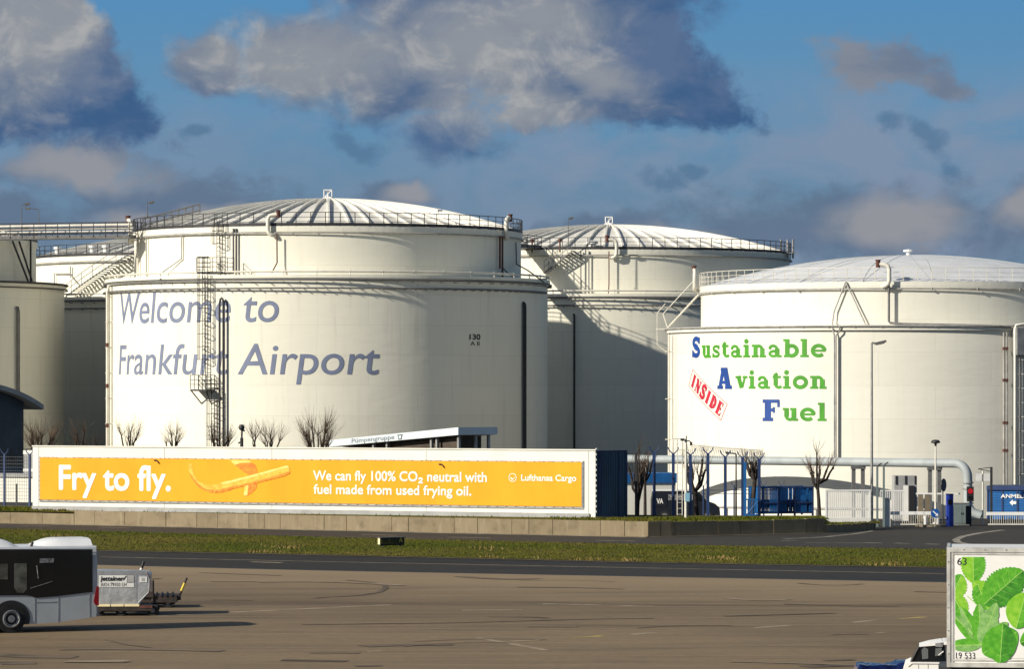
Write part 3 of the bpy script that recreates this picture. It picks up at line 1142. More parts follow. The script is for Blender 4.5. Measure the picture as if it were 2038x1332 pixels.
        while z < z1:
            for s in (-0.25, 0.25):
                p = base + ta * s
                q = ra * r + ta * s
                mb.tube([(p.x, p.y, z - Z0), (q.x, q.y, z - Z0)], 0.03, 4)
            z += 2.4
        lad = mb.build('ladder', M[m], self.t)
        if cage:
            mb = MB()
            z = z0 + 2.2
            zs = []
            while z < z1:
                zs.append(z)
                z += 1.0
            arc = [(0.25 + 0.12, 0.0), (0.42, 0.25), (0.34, 0.55), (0.0, 0.75), (-0.34, 0.55), (-0.42, 0.25), (-0.37, 0.0)]
            for z in zs:
                mb.tube([tuple(base + ta * x + ra * y)[:2] + (z - Z0,) for x, y in arc], 0.03, 4)
            for x, y in arc[1:-1]:
                p = base + ta * x + ra * y
                if zs:
                    mb.tube([(p.x, p.y, zs[0] - Z0), (p.x, p.y, zs[-1] - Z0)], 0.024, 4)
            mb.build('ladder_cage', M[m], lad)
        return lad

    def platform(self, a, r, z, wd, dp, m='dark_steel', brace=True, shift=0.0):
        ta = Vector((math.cos(a), math.sin(a), 0))
        ra = Vector((math.sin(a), -math.cos(a), 0))
        c = ra * (r + dp / 2) + ta * shift
        mb = MB()
        mb.box((c.x, c.y, z - Z0 - 0.08), (wd, dp, 0.14), a)
        if brace:
            for s in (-1, 1):
                p = ra * (r + dp) + ta * (shift + s * wd / 2 * 0.9)
                q = ra * r + ta * (shift + s * wd / 2 * 0.6)
                mb.tube([(p.x, p.y, z - Z0 - 0.1), (q.x, q.y, z - Z0 - 0.1 - dp * 0.9)], 0.05, 4)
        pl = mb.build('platform', M[m], self.t)
        mb = MB()
        cor = [ra * r + ta * (shift - wd / 2), ra * (r + dp) + ta * (shift - wd / 2), ra * (r + dp) + ta * (shift + wd / 2), ra * r + ta * (shift + wd / 2)]
        for i in range(3):
            p, q = cor[i], cor[i + 1]
            for k in (0.38, 0.72, 1.1):
                mb.tube([(p.x, p.y, z - Z0 + k), (q.x, q.y, z - Z0 + k)], 0.03, 4)
            n = 2 if i != 1 else max(2, int(wd / 0.7))
            for j in range(n + 1):
                w = p.lerp(q, j / n)
                mb.tube([(w.x, w.y, z - Z0), (w.x, w.y, z - Z0 + 1.1)], 0.035, 4)
        mb.build('guard_rail', M[m], pl)

    def nozzle(self, px, py, r, flip=1, s=1.0, box='rust', pipe='white_steel'):
        """foam chamber: rusty head on a bent white pipe standing over the rim"""
        a = self.phi(px, r)
        z = self.z(py, a, r)
        ta = Vector((math.cos(a), math.sin(a), 0)) * flip
        ra = Vector((math.sin(a), -math.cos(a), 0))

        def q(t, o, dz):
            p = ra * (r + o) + ta * t
            return Vector((p.x, p.y, z - Z0 + dz * s))
        mb = MB()
        mb.tube([q(0.55 * s, 0.30, 0.15), q(0.2 * s, 0.30, 0.12), q(-0.1 * s, 0.32, 0.05), q(-0.22 * s, 0.34, -0.25), q(-0.22 * s, 0.34, -1.1),
                 q(-0.12 * s, 0.34, -1.35), q(0.1 * s, 0.30, -1.45), q(0.3 * s, 0.05, -1.5)], 0.16 * s, 8)
        b = mb.build('foam_nozzle', M[pipe], self.t)
        mb = MB()
        c = q(0.62 * s, 0.32, 0.22)
        mb.lathe([(0.01, -0.32 * s), (0.17 * s, -0.32 * s), (0.17 * s, 0.18 * s), (0.22 * s, 0.2 * s), (0.22 * s, 0.27 * s), (0.01, 0.27 * s)], 10, c=tuple(c), smooth=False)
        mb.build('foam_chamber', M[box], b)
        return a, z


def tank_stair(T, p0, p1, n, ln):
    """open treads standing out from the inner shell, climbing along it"""
    r2 = T.R2
    a0, a1 = T.phi(p0[0], r2 + .6), T.phi(p1[0], r2 + .6)
    z0, z1 = T.z(p0[1], a0, r2 + .6), T.z(p1[1], a1, r2 + .6)
    mb = MB()
    for k in range(n):
        f = k / (n - 1)
        a = a0 + (a1 - a0) * f
        p = T.pt(a, r2 + .06 + ln / 2, z0 + (z1 - z0) * f)
        mb.box(tuple(p), (0.24, ln, 0.06), a)
    tr = mb.build('stair', M['rail_grey'], T.t)
    mb = MB()
    pts = [T.pt(a0 + (a1 - a0) * i / 12, r2 + .06 + ln, z0 + (z1 - z0) * i / 12) for i in range(13)]
    mb.tube([p - Vector((0, 0, .06)) for p in pts], 0.055, 4)
    for k in (0.5, 1.0):
        mb.tube([p + Vector((0, 0, k)) for p in pts], 0.028, 4)
    for p in pts[::2]:
        mb.tube([p, p + Vector((0, 0, 1.0))], 0.03, 4)
    mb.build('handrail', M['rail_grey'], tr)


def bridge(label, A, B, wd=0.75, pipes=True, m='rail_grey'):
    br = thing('footbridge', label, 'footbridge', tuple(A), 0, 'footbridges between the tank tops')
    d = B - A
    nn = Vector((-d.y, d.x, 0)).normalized()
    mb = MB()
    mb.box(tuple(d / 2 + Vector((0, 0, 0.05))), (d.length, wd * 2, 0.30), math.atan2(d.y, d.x))
    mb.build('deck', M[m], br)
    mb = MB()
    for o in (-wd, wd):
        for k in (0.35, 0.75, 1.2):
            w = nn * o + Vector((0, 0, k))
            mb.tube([w, d + w], 0.035, 4)
        n = max(4, int(d.length / 1.0))
        for i in range(n + 1):
            p = d * (i / n) + nn * o
            mb.tube([p, p + Vector((0, 0, 1.2))], 0.04, 4)
    mb.build('guard_rail', M['dark_steel'], br)
    if pipes:
        mb = MB()
        for k, o in ((0.45, -.2), (0.75, .1), (1.0, -.1)):
            mb.tube([nn * o + Vector((0, 0, k)), d + nn * o + Vector((0, 0, k))], 0.11, 8)
        mb.build('bridge_pipe', M['white_steel'], br)
    return br


def mast(label, at_, h, arm, lamp=(0.6, 0.22, 0.12), m='dark_steel', rz=0.0, r=0.05, head='box', group=None, name='lamp_post', tilt=-0.25, hm=None):
    t = thing(name, label, 'lamp post', at_, rz, group)
    mb = MB()
    mb.tube([(0, 0, 0), (0, 0, h * 0.5), (0, 0, h)], r * 1.3, 8, r2=r * 0.8)
    mb.lathe([(r * 2.6, 0), (r * 2.6, 0.05), (r * 1.4, 0.12)], 8, smooth=False)
    if abs(arm) > 0.01:
        mb.tube([(0, 0, h), (arm * 0.3, 0, h + abs(arm) * 0.06), (arm, 0, h + abs(arm) * 0.12)], r * 0.8, 6)
    mb.build('pole', M[m], t)
    mb = MB()
    if head == 'box':
        s = 1 if arm >= 0 else -1
        mb.box((arm + s * lamp[0] / 2, 0, h + abs(arm) * 0.12 + 0.02), lamp, 0, ('Y', tilt * s))
        mb.box((arm + s * lamp[0] / 2, 0, h + abs(arm) * 0.12 - lamp[2] * 0.6), (lamp[0] * 0.7, lamp[1] * 0.8, 0.05), 0, ('Y', tilt * s))
    else:
        mb.lathe([(0.02, h + lamp[2]), (lamp[0] * 0.35, h + lamp[2] * 0.85), (lamp[0] * 0.5, h + lamp[2] * 0.25), (lamp[0] * 0.46, h + 0.0), (0.08, h - 0.04), (0.06, h - 0.2)], 14)
    mb.build('lamp_head', M[hm or m], t)
    return t


# ---- the big middle tank
T1 = Tank('large white fuel tank with dark railing, reading Welcome to Frankfurt Airport', 653, 310.0, 18.06, 15.87, 16.75, 20.85, 23.55, 'tank', 'roof', 'dark_steel')
T1.ring_pipes(T1.phi(1080, T1.R1))
T1.rail()
T1.vent()
R1, R2 = T1.R1, T1.R2


def cyl_letters(T, body, px0, px1, y0, cap, m, r, bolden, shear=0.0, name='lettering', cap_h=0.70, g=None):
    a0, a1 = T.phi(px0, r), T.phi(px1, r)
    g3 = fit(bold(g or glyphs(body, shear), bolden), a0 * r, a1 * r, y0, cap, cap_h)
    g3 = cut_columns(g3, 0.45)
    mb = MB()
    mb.add([T.pt(v[0] / r, r + 0.012 + 0.002 * l, v[1]) for v, l in zip(g3[0], g3[2])], g3[1])
    return mb.build(name, M[m], T.t)


cyl_letters(T1, 'Welcome to', 240, 555, 13.36, 2.45, 'letter_violet', R1, 0.005, 0.13)
cyl_letters(T1, 'Frankfurt Airport', 237, 755, 9.28, 2.40, 'letter_violet', R1, 0.005, 0.13)
cyl_letters(T1, '130', 934, 956, T1.z(676, T1.phi(945, R1), R1), 0.42, 'black', R1, 0.035)
cyl_letters(T1, 'A II', 936, 954, T1.z(688, T1.phi(945, R1), R1), 0.33, 'black', R1, 0.015)

# caged ladders and platforms
aL = T1.phi(411, R1)
T1.ladder(aL, R1, T1.z(772, aL, R1 + .5), T1.z(512, aL, R1 + .5) + 0.1)
aP = T1.phi(424, R1)
T1.platform(aP, R1 - 1.6, T1.z(541, aP, R1), 2.2, 2.0, shift=-0.15, brace=False)
aQ = T1.phi(413, R1)
T1.platform(aQ, R1, T1.z(775, aQ, R1 + .8), 1.5, 1.15, shift=-0.1)
aK = T1.phi(429, R1)
T1.ladder(aK, R1, Z0 + 1.0, T1.z(752, aK, R1 + .5))
aU = T1.phi(440, R2)
T1.ladder(aU, R2, T1.z(541, aU, R2 + .5), T1.z(424, aU, R2 + .2))
# standing pipes on the bund wall
T1.pipes('standing_pipe', [[(437, 893, R1 + .3), (437, 604, R1 + .3), (438.5, 596, R1 + .3), (441, 593, R1 + .3), (443.5, 596, R1 + .3), (444.5, 604, R1 + .3), (444.5, 893, R1 + .3)],
                           [(1046, 893, R1 + .3), (1046, 612, R1 + .3), (1045, 605, R1 + .25), (1042, 602, R1 + .05)],
                           [(1042, 893, R1 + .18), (1042, 604, R1 + .18)]], 'dark_steel', 0.085)
# pipes on the inner shell
T1.pipes('drop_pipe', [[(464.5, 455, R2 + .2), (464.5, 543, R2 + .2)], [(470, 455, R2 + .2), (470, 543, R2 + .2)]], 'rail_grey', 0.075)
T1.pipes('foam_feed_pipe', [[(361.5, 466, R2 + .15), (361.5, 515, R2 + .15), (319, 545, R2 + .5), (319, 556, R1 + .42)]], 'pipe_grey', 0.055)
T1.pipes('foam_feed_pipe', [[(551, 468, R2 + .45), (551.5, 523, R2 + .45), (541, 543, R2 + .9)]], 'rust', 0.055)
T1.nozzle(541, 431, R2 + .1)
T1.nozzle(1002, 438, R2 + .1)
T1.pipes('foam_feed_pipe', [[(995, 470, R2 + .3), (995, 535, R2 + .3)], [(1000, 470, R2 + .3), (1000, 552, R2 + .3)]], 'rust', 0.08)
T1.pipes('foam_feed_pipe', [[(1001, 534, R2 + .3), (1012, 545, R2 + .7), (1022, 551, R2 + 1.2)], [(1027, 482, R2 + .15), (1028, 526, R2 + .15), (1050, 538, R1 + .1), (1083, 562, R1 + .35)]], 'rail_grey', 0.055)
# left edge: nozzle, pipe bundle and its brackets
T1.nozzle(266, 442, R2 + .4, -1, 1.1)
aE = T1.phi(217, R1 + .3)
mb = MB()
for da, o, in ((0, .45), (-0.02, .25)):
    mb.tube([T1.pt(aE + da, R1 + o, Z0), T1.pt(aE + da, R1 + o, 15.9), T1.pt(aE + da, R1 + .3, 16.5)], 0.11, 7)
for k in range(8):
    mb.tube([T1.pt(aE, R1 - .05, 1.2 + k * 2.05), T1.pt(aE, R1 + .6, 1.2 + k * 2.05)], 0.07, 4)
mb.build('edge_pipe', M['white_steel'], T1.t)
for z in (2.0, 5.0, 8.2, 11.5):
    MB().tube([T1.pt(aE, R1 + .45, z), T1.pt(aE, R1 + .45, z + .32)], 0.125, 7).build('valve_band', M['rust'], T1.t)
T1.pipes('edge_riser', [[(291, 470, R2 + .2), (291, 552, R2 + .2)]], 'pipe_grey', 0.06)
T1.pipes('edge_riser', [[(273.5, 465, R2 + .25), (274, 550, R2 + .25)]], 'white_steel', 0.09)
# white mushroom posts on the foam pipe and small hatch boxes on the roof
for px, py in ((873, 419), (1020, 431)):
    aa = T1.phi(px, R2 - 1.0)
    p = T1.pt(aa, R2 - 1.0, T1.z(py, aa, R2 - 1.0))
    mb = MB()
    mb.box((p.x, p.y, p.z), (0.5, 0.35, 0.12), aa)
    mb.tube([(p.x, p.y, p.z - 0.9), (p.x, p.y, p.z)], 0.04, 4)
    mb.build('roof_hatch', M['white'], T1.t)
# sloping roof stair with hand rails
mb = MB()
q0, q1 = T1.S(287, 446, R2 + .1), None
a_r = T1.phi(398, R2 - 4)
q0 = T1.pt(T1.phi(283, R2), R2, T1.zu)
for off in (0, 0.9):
    p0 = Vector(q0) + Vector((0, off, 0))
    p1 = Vector((q0.x + 4.6, q0.y + off, 22.35 - Z0 - 0.3))
    for k in (0.5, 1.0):
        mb.tube([p0 + Vector((0, 0, k)), p1 + Vector((0, 0, k))], 0.04, 4)
    for i in range(9):
        w = p0.lerp(p1, i / 8)
        mb.tube([w - Vector((0, 0, .4)), w + Vector((0, 0, 1.0))], 0.035, 4)
    mb.tube([p0, p1], 0.06, 4)
mb.build('roof_stair', M['rail_grey'], T1.t)

# ---- tank behind, right of the middle one
T2 = Tank('white fuel tank half hidden behind the lettered tank, crossed by its diagonal shadow', 1212, 350.0, 19.05, 16.75, 16.22, 20.41, 23.1, 'tank', 'roof', 'dark_steel')
T2.ring_pipes(T2.phi(1600, T2.R1))
T2.rail()
T2.vent()
r1, r2 = T2.R1, T2.R2
T2.nozzle(1222, 480, r2 + .1, -1)
T2.pipes('foam_feed_pipe', [[(1212, 500, r2 + .45), (1212, 565, r2 + .45), (1211, 584, r2 + .5)]], 'rust', 0.05)
T2.pipes('drop_pipe', [[(1156, 500, r2 + .3), (1156, 585, r2 + .3)], [(1172, 500, r2 + .2), (1172, 585, r2 + .2)]], 'rail_grey', 0.05)
T2.pipes('standing_pipe', [[(1143, 893, r1 + .3), (1143, 630, r1 + .3), (1142, 626, r1 + .05)]], 'dark_steel', 0.10)
tank_stair(T2, (1086, 543), (1140, 500), 12, 0.95)
# white breather and valve on the rim
aa = T2.phi(1178, r2 - .4)
c = T2.pt(aa, r2 - .5, T2.zu)
MB().lathe([(0.38, -0.2), (0.38, 0.5), (0.55, 0.55), (0.55, 0.75), (0.2, 0.85), (0.0, 0.86)], 14, c=tuple(c), smooth=False).build('breather', M['white'], T2.t)
mb = MB()
a = T2.phi(1561, r2)
for o in (-0.5, 0.1, 0.6):
    p = T2.pt(a, r2 + 0.2, T2.zu) + Vector((o, 0, 0))
    mb.tube([p + Vector((0, 0, -0.4)), p + Vector((0, 0, 1.35))], 0.09, 6)
mb.box(tuple(T2.pt(a, r2 + 0.3, T2.zu + 0.1)), (1.6, 0.7, 0.1))
mb.build('valve_group', M['grey_steel'], T2.t)
for px in (1060, 1115):
    a = T2.phi(px, r2)
    p = T2.pt(a, r2 + .1, T2.zu)
    mb = MB()
    mb.tube([p + Vector((0, 0, -0.2)), p + Vector((0, 0, 0.75))], 0.07, 6)
    mb.lathe([(0.05, 0.7), (0.17, 0.72), (0.17, 0.98), (0.05, 1.0)], 8, c=tuple(p), smooth=False)
    mb.build('foam_chamber', M['rust'], T2.t)

# ---- right hand tank with the fuel slogan
T3 = Tank('squat clean white tank at right, with green and blue slogan and white railing', 1808, 282.0, 17.97, 15.53, 12.30, 15.75, 18.15, 'tank_clean', 'roof_alu', 'white_steel', ribs=0)
s1, s2 = T3.R1, T3.R2
T3.rail(1.0, 1.02, toe=False, th=0.033)
mb = MB()
T3.ring(mb, s1 + 0.32, T3.zl + 0.30, 0.06)
for k in range(60):
    a = 2 * math.pi * k / 60
    mb.tube([T3.pt(a, s1 + 0.3, T3.zl + 0.2), T3.pt(a, s1 + 0.3, T3.zl + 0.36)], 0.05, 4)
mb.build('ring_pipe', M['pipe_grey'], T3.t)
mb = MB()
T3.ring(mb, s2 + 0.2, T3.zu - 0.50, 0.055)
for k in range(30):
    a = 2 * math.pi * k / 30
    mb.tube([T3.pt(a, s2 + 0.2, T3.zu - 0.44), T3.pt(a, s2 + 0.2, T3.zu - 0.6)], 0.085, 5)
mb.build('ring_pipe', M['pipe_grey'], T3.t)
# flat seams of the aluminium dome
mb = MB()
rr = random.Random(3)
for k in range(20):
    a = 2 * math.pi * k / 20
    for tw in (-0.12, 0.12):
        pts = []
        for i in range(14):
            q = s2 * (1 - i / 14.0)
            b = a + tw * (i / 14.0)
            pts.append(T3.pt(b, q, T3.roofz(q) + 0.015))
        mb.tube(pts, 0.010, 4)
mb.build('dome_seams', M['pipe_pale'], T3.roof)
mb = MB()
z = T3.apex - Z0
mb.lathe([(0.16, z - 0.1), (0.16, z + 0.25), (0.38, z + 0.27), (0.38, z + 0.40), (0.05, z + 0.46)], 12, smooth=False)
mb.build('roof_vent', M['white'], T3.t)
T3.nozzle(1765, 530, s2 + .2, -1, 0.95)
T3.nozzle(1391, 541, s2 + .2, -1, 0.95)
T3.pipes('foam_feed_pipe', [[(1769, 562, s2 + .4), (1769, 640, s2 + .4), (1772, 643, s2 + .4), (1800, 645, s2 + .5), (1900, 647, s1 + .1), (1990, 649, s1 + .3), (2012, 652, s1 + .3)]], 'rail_grey', 0.085)
T3.pipes('foam_feed_pipe', [[(1683, 561, s2 + .25), (1660, 620, s2 + .25), (1657, 640, s2 + .3), (1657, 655, s1 + .3), (1660.5, 668, s1 + .3), (1660.5, 915, s1 + .3)],
                            [(1671, 650, s1 + .35), (1671, 660, s1 + .3), (1663.5, 668, s1 + .3), (1663.5, 915, s1 + .3)]], 'pipe_grey', 0.055)
T3.pipes('foam_feed_pipe', [[(1683, 561, s2 + .25), (1722, 645, s2 + .3), (1734, 651, s1 + .2)]], 'pipe_grey', 0.055)
T3.pipes('standing_pipe', [[(1998, 965, s1 + .25), (1998, 662, s1 + .25)], [(2004, 965, s1 + .25), (2004, 662, s1 + .25)]], 'pipe_grey', 0.08)
for py in (697, 760, 845, 900):
    for px in (1998, 2004):
        MB().tube([T3.S(px, py, s1 + .25), T3.S(px, py - 6, s1 + .25)], 0.10, 6).build('valve_band', M['rust'], T3.t)
T3.pipes('standing_pipe', [[(2020, 965, s1 + .7), (2020, 655, s1 + .7), (2022, 648, s1 + .7), (2040, 645, s1 + .7)]], 'white_steel', 0.10)
mb = MB()
aD = T3.phi(2024, s1)
ta, ra = Vector((math.cos(aD), math.sin(aD), 0)), Vector((math.sin(aD), -math.cos(aD), 0))
c = ra * (s1 + .6)
mb.box((c.x, c.y, T3.z(680, aD, s1) - Z0), (0.9, 0.7, 1.9), aD)
mb.build('valve_box', M['grey_steel'], T3.t)
T3.ladder(T3.phi(2033, s1), s1, 0.0, 12.4, 'grey_steel')
# left edge: white riser with stubs and the open steel stair
aW = T3.phi(1331, s1 + .35)
mb = MB()
mb.tube([T3.pt(aW, s1 + .35, Z0), T3.pt(aW, s1 + .35, 12.2)], 0.07, 6)
mb.tube([T3.pt(aW + .05, s1 + .3, Z0), T3.pt(aW + .05, s1 + .3, 12.2)], 0.05, 6)
for z in (1.0, 4.4, 7.4, 10.9):
    mb.tube([T3.pt(aW, s1 - .1, z), T3.pt(aW, s1 + .62, z)], 0.06, 4)
mb.build('edge_pipe', M['white_steel'], T3.t)
mb = MB()
aS = T3.phi(1332, s1)
lo, hi = T3.pt(aS, s1 + 0.1, T3.zl + 0.4), T3.pt(T3.phi(1396, s2), s2 + 0.15, T3.zu - 0.5)
for o in (0, 0.9):
    w = Vector((0, o, 0))
    mb.tube([lo + w, hi + w], 0.07, 4)
    mb.tube([lo + w + Vector((-.35, 0, 1.05)), hi + w + Vector((-.35, 0, 1.05))], 0.035, 4)
    for i in range(2):
        p = lo.lerp(hi, i * 0.98) + w
        mb.tube([p, p + Vector((-.35, 0, 1.05))], 0.04, 4)
st = mb.build('stair', M['white_steel'], T3.t)
mb = MB()
for i in range(1, 15):
    p = lo.lerp(hi, i / 15) + Vector((0, .45, 0))
    mb.box(tuple(p), (0.25, 0.9, 0.04))
mb.build('stair_tread', M['white_steel'], st)
mb = MB()
p = lo + Vector((-.3, .4, -.1))
mb.box(tuple(p), (1.1, 1.2, 0.12))
mb.tube([p + Vector((-.5, -.5, -1.2)), p + Vector((-.5, -.5, 1.2))], 0.045, 4)
mb.tube([p + Vector((-.5, -.5, 1.2)), p + Vector((.1, -.5, 1.9))], 0.045, 4)
mb.tube([p + Vector((-.5, -.5, -1.2)), p + Vector((.4, -.5, -1.8))], 0.05, 4)
mb.build('stair_landing', M['white_steel'], st)

# ---- tank seen between the left tank and the middle one
T4 = Tank('white tank behind the dark zigzag stair, between left and middle tanks', 414, 347.0, 18.3, 16.1, 15.95, 19.85, 22.2, 'tank', 'roof', 'dark_steel')
T4.ring_pipes()
T4.rail(1.3)
T4.vent()
t1, t2 = T4.R1, T4.R2
T4.pipes('foam_feed_pipe', [[(140, 530, t2 + .2), (140, 552, t2 + .2)], [(108, 570, t2 + .2), (108, 545, t2 + .2), (140, 545, t2 + .2)]], 'pipe_grey', 0.06)
T4.pipes('foam_feed_pipe', [[(140, 548, t2 + .2), (155, 566, t2 + .2)]], 'pipe_grey', 0.05)
for px, py in ((109, 498), (207, 490), (180, 512)):
    a = T4.phi(px, t2)
    p = T4.pt(a, t2 - .3, T4.zu)
    MB().lathe([(0.25, -0.3), (0.25, 0.7), (0.36, 0.75), (0.36, 0.95), (0.02, 1.0)], 10, c=tuple(p), smooth=False).build('breather', M['white'], T4.t)

# ---- cropped tank at the left edge
T5 = Tank('shaded cream tank cut off by the left edge, with a thin dark standpipe', -330, 315.0, 19.1, 16.75, 16.45, 20.35, 23.0, 'tank', 'roof', 'dark_steel')
T5.rail()
u1, u2 = T5.R1, T5.R2
mb = MB()
T5.ring(mb, u1 + 0.30, T5.zl + 0.32, 0.09)
T5.ring(mb, u1 + 0.30, T5.zl - 0.1, 0.05)
mb.build('ring_pipe', M['dark_steel'], T5.t)
T5.pipes('standing_pipe', [[(38, 890, u1 + .3), (38, 620, u1 + .3), (36, 611, u1 + .1)], [(34, 890, u1 + .15), (34, 610, u1 + .15)]], 'rail_grey', 0.07)
T5.pipes('brace_pipe', [[(25, 480, u2 + .4), (58, 565, u2 + .9)], [(38, 480, u2 + .4), (64, 560, u2 + .9)], [(61, 478, u2 + .3), (61, 570, u2 + .4)]], 'dark_steel', 0.085)

tank_stair(T4, (134, 596), (262, 506), 24, 1.15)
bridge('railed steel footbridge spanning from the left tank to the middle tank top', at(-20, 476, 306), at(264, 472, 303))
q1, q2 = Vector((T1.X0 + T1.R2 * .535, T1.D + T1.R2 * .844, T1.zu)), Vector((T2.X0 - T2.R2 * .42, T2.D - T2.R2 * .90, T2.zu))
bridge('dark steel footbridge behind the right rim of the lettered tank', q1, q2, 0.8, False)

for (px, py, Y, h, arm, lb) in ((43, 450, 306, 1.75, 0.25, 'thin dark lamp post standing on the footbridge at far left'),
                                (77, 452, 312, 1.45, -0.7, 'pale lamp post with long arm behind the footbridge'),
                                (293, 432, 300, 1.15, 0.15, 'short dark lamp post on the rim of the lettered tank'),
                                (1131, 497, 330, 2.75, 0.05, 'tall thin lamp mast on the rim of the rear tank')):
    mast(lb, tuple(at(px, py, Y)), h, arm, (0.42, 0.2, 0.14), 'rail_grey', r=0.035, group='lamp posts on the tank tops')
# slab-serif letters for the slogan (drawn as broad strokes)


def arc(cx, cy, rx, ry, a0, a1, n=12):
    return [(cx + rx * math.cos(R(a0 + (a1 - a0) * i / n)), cy + ry * math.sin(R(a0 + (a1 - a0) * i / n))) for i in range(n + 1)]


W = 0.33      # stem
V = 0.20      # thin
SERIF = 0.16


def slab_glyph(ch):
    """returns advance and strokes (points, width); x-height 1, capital 1.42"""
    q = []

    def st(x, y0, y1, w=W):
        q.append(([(x, y0), (x, y1)], w))

    def sf(x0, x1, y, w=SERIF):
        q.append(([(x0, y), (x1, y)], w))
    h = SERIF / 2
    if ch == 'u':
        st(.30, .30, 1.0)
        sf(0, .45, 1 - h)
        q.append((arc(.56, .34, .27, .25, 180, 360), .22))
        st(.86, 0, 1.0)
        sf(.58, 1.0, 1 - h)
        sf(.80, 1.18, h)
        return 1.26, q
    if ch == 'n':
        st(.34, 0, 1.0)
        sf(0, .45, 1 - h)
        sf(0, .62, h)
        q.append((arc(.62, .66, .28, .24, 170, 0), .22))
        st(.94, 0, .72)
        sf(.72, 1.26, h)
        return 1.34, q
    if ch == 'i':
        st(.32, 0, 1.0)
        sf(.02, .40, 1 - h)
        sf(.0, .64, h)
        q.append((arc(.30, 1.28, .09, .09, 0, 360, 10), .20))
        return .74, q
    if ch == 'l':
        st(.32, 0, 1.42)
        sf(.02, .40, 1.42 - h)
        sf(.0, .64, h)
        return .74, q
    if ch == 't':
        st(.36, .26, 1.18)
        q.append(([(.10, 1 - h), (.80, 1 - h)], SERIF))
        q.append((arc(.62, .30, .26, .20, 180, 330), .20))
        q.append(([(.20, 1.0), (.46, 1.24)], .14))
        return .92, q
    if ch == 's':
        q.append((arc(.48, .72, .31, .19, 10, 250), .19))
        q.append(([(.32, .56), (.64, .44)], .24))
        q.append((arc(.47, .28, .33, .19, 70, -170), .19))
        st(.80, .66, 1.0, .12)
        st(.12, .0, .34, .12)
        return 1.0, q
    if ch == 'a':
        q.append((arc(.46, .68, .30, .22, 150, 0), .20))
        st(.80, .08, .70)
        sf(.80, 1.16, h)
        q.append((arc(.50, .28, .32, .20, 60, 330), .19))
        q.append((arc(.20, .74, .05, .05, 0, 360, 8), .14))
        return 1.24, q
    if ch == 'b':
        st(.32, 0, 1.42)
        sf(0, .40, 1.42 - h)
        q.append((arc(.66, .5, .42, .40, 150, -150, 16), .27))
        sf(.05, .32, h)
        return 1.28, q
    if ch == 'e':
        q.append((arc(.58, .5, .44, .40, 0, 315, 18), .26))
        q.append(([(.2, .50), (1.10, .50)], .15))
        return 1.24, q
    if ch == 'o':
        q.append((arc(.62, .5, .46, .39, 0, 360, 22), .28))
        return 1.34, q
    if ch == 'v':
        q.append(([(.28, 1.0), (.62, .06)], .34))
        q.append(([(.98, 1.0), (.68, .06)], .18))
        sf(0, .58, 1 - h)
        sf(.74, 1.2, 1 - h)
        return 1.26, q
    if ch == 'S':
        q.append((arc(.62, 1.10, .40, .30, 15, 250), .30))
        q.append(([(.42, .84), (.80, .66)], .40))
        q.append((arc(.58, .40, .42, .30, 70, -165), .30))
        st(1.04, 1.0, 1.50, .16)
        st(.12, -.02, .52, .16)
        return 1.30, q
    if ch == 'A':
        q.append(([(.62, 1.45), (.26, .05)], .28))
        q.append(([(.80, 1.45), (1.14, .05)], .42))
        q.append(([(.40, .46), (1.0, .46)], .18))
        q.append(([(.36, 1.40), (1.06, 1.40)], .22))
        sf(0, .60, .10, .20)
        sf(.82, 1.50, .10, .20)
        return 1.62, q
    if ch == 'F':
        st(.46, 0, 1.5, .46)
        sf(.0, 1.46, 1.40, .20)
        sf(.0, .92, .10, .20)
        q.append(([(.5, .78), (.98, .78)], .18))
        st(1.38, .98, 1.45, .17)
        st(.98, .58, .98, .15)
        return 1.62, q
    if ch == 'I':
        st(.42, 0, 1.42, .40)
        sf(.1, .74, 1.38, .09)
        sf(.1, .74, .05, .09)
        return .92, q
    if ch == 'N':
        st(.28, 0, 1.42, .13)
        q.append(([(.28, 1.38), (1.02, .06)], .36))
        st(1.04, 0, 1.42, .13)
        sf(.04, .44, 1.38, .09)
        sf(.08, .5, .05, .09)
        sf(.84, 1.26, 1.38, .09)
        return 1.38, q
    if ch == 'D':
        st(.40, 0, 1.42, .38)
        q.append((arc(.50, .71, .52, .64, 90, -90, 14), .18))
        q.append((arc(.60, .71, .46, .50, 60, -60, 10), .32))
        sf(.1, .56, 1.36, .10)
        sf(.1, .56, .06, .10)
        return 1.36, q
    if ch == 'E':
        st(.40, 0, 1.42, .38)
        sf(.1, 1.0, 1.36, .12)
        sf(.1, 1.06, .06, .12)
        q.append(([(.5, .72), (.84, .72)], .10))
        st(.98, 1.05, 1.40, .10)
        st(1.04, .02, .40, .10)
        st(.84, .52, .92, .09)
        return 1.24, q
    return .5, q


def slab_text(s, sep=0.06, fat=1.0):
    """flat mesh of broad strokes: (verts, faces, layer)"""
    vs, fs, lay = [], [], []
    x0 = 0.0
    for ch in s:
        adv, q = slab_glyph(ch)
        q = [(p_, w_ * fat) for p_, w_ in q]
        for k, (pts, w) in enumerate(q):
            n = len(pts)
            o = len(vs)
            for i, p in enumerate(pts):
                a, b = pts[max(0, i - 1)], pts[min(n - 1, i + 1)]
                closed = n > 4 and abs(pts[0][0] - pts[-1][0]) < 1e-6 and abs(pts[0][1] - pts[-1][1]) < 1e-6
                if closed and i in (0, n - 1):
                    a, b = pts[n - 2], pts[1]
                dx, dy = b[0] - a[0], b[1] - a[1]
                l = math.hypot(dx, dy) or 1
                nx, ny = -dy / l * w / 2, dx / l * w / 2
                vs += [(x0 + p[0] + nx, p[1] + ny), (x0 + p[0] - nx, p[1] - ny)]
                lay += [k, k]
            fs += [(o + 2 * i, o + 2 * i + 1, o + 2 * i + 3, o + 2 * i + 2) for i in range(n - 1)]
        x0 += adv + sep
    return vs, fs, lay


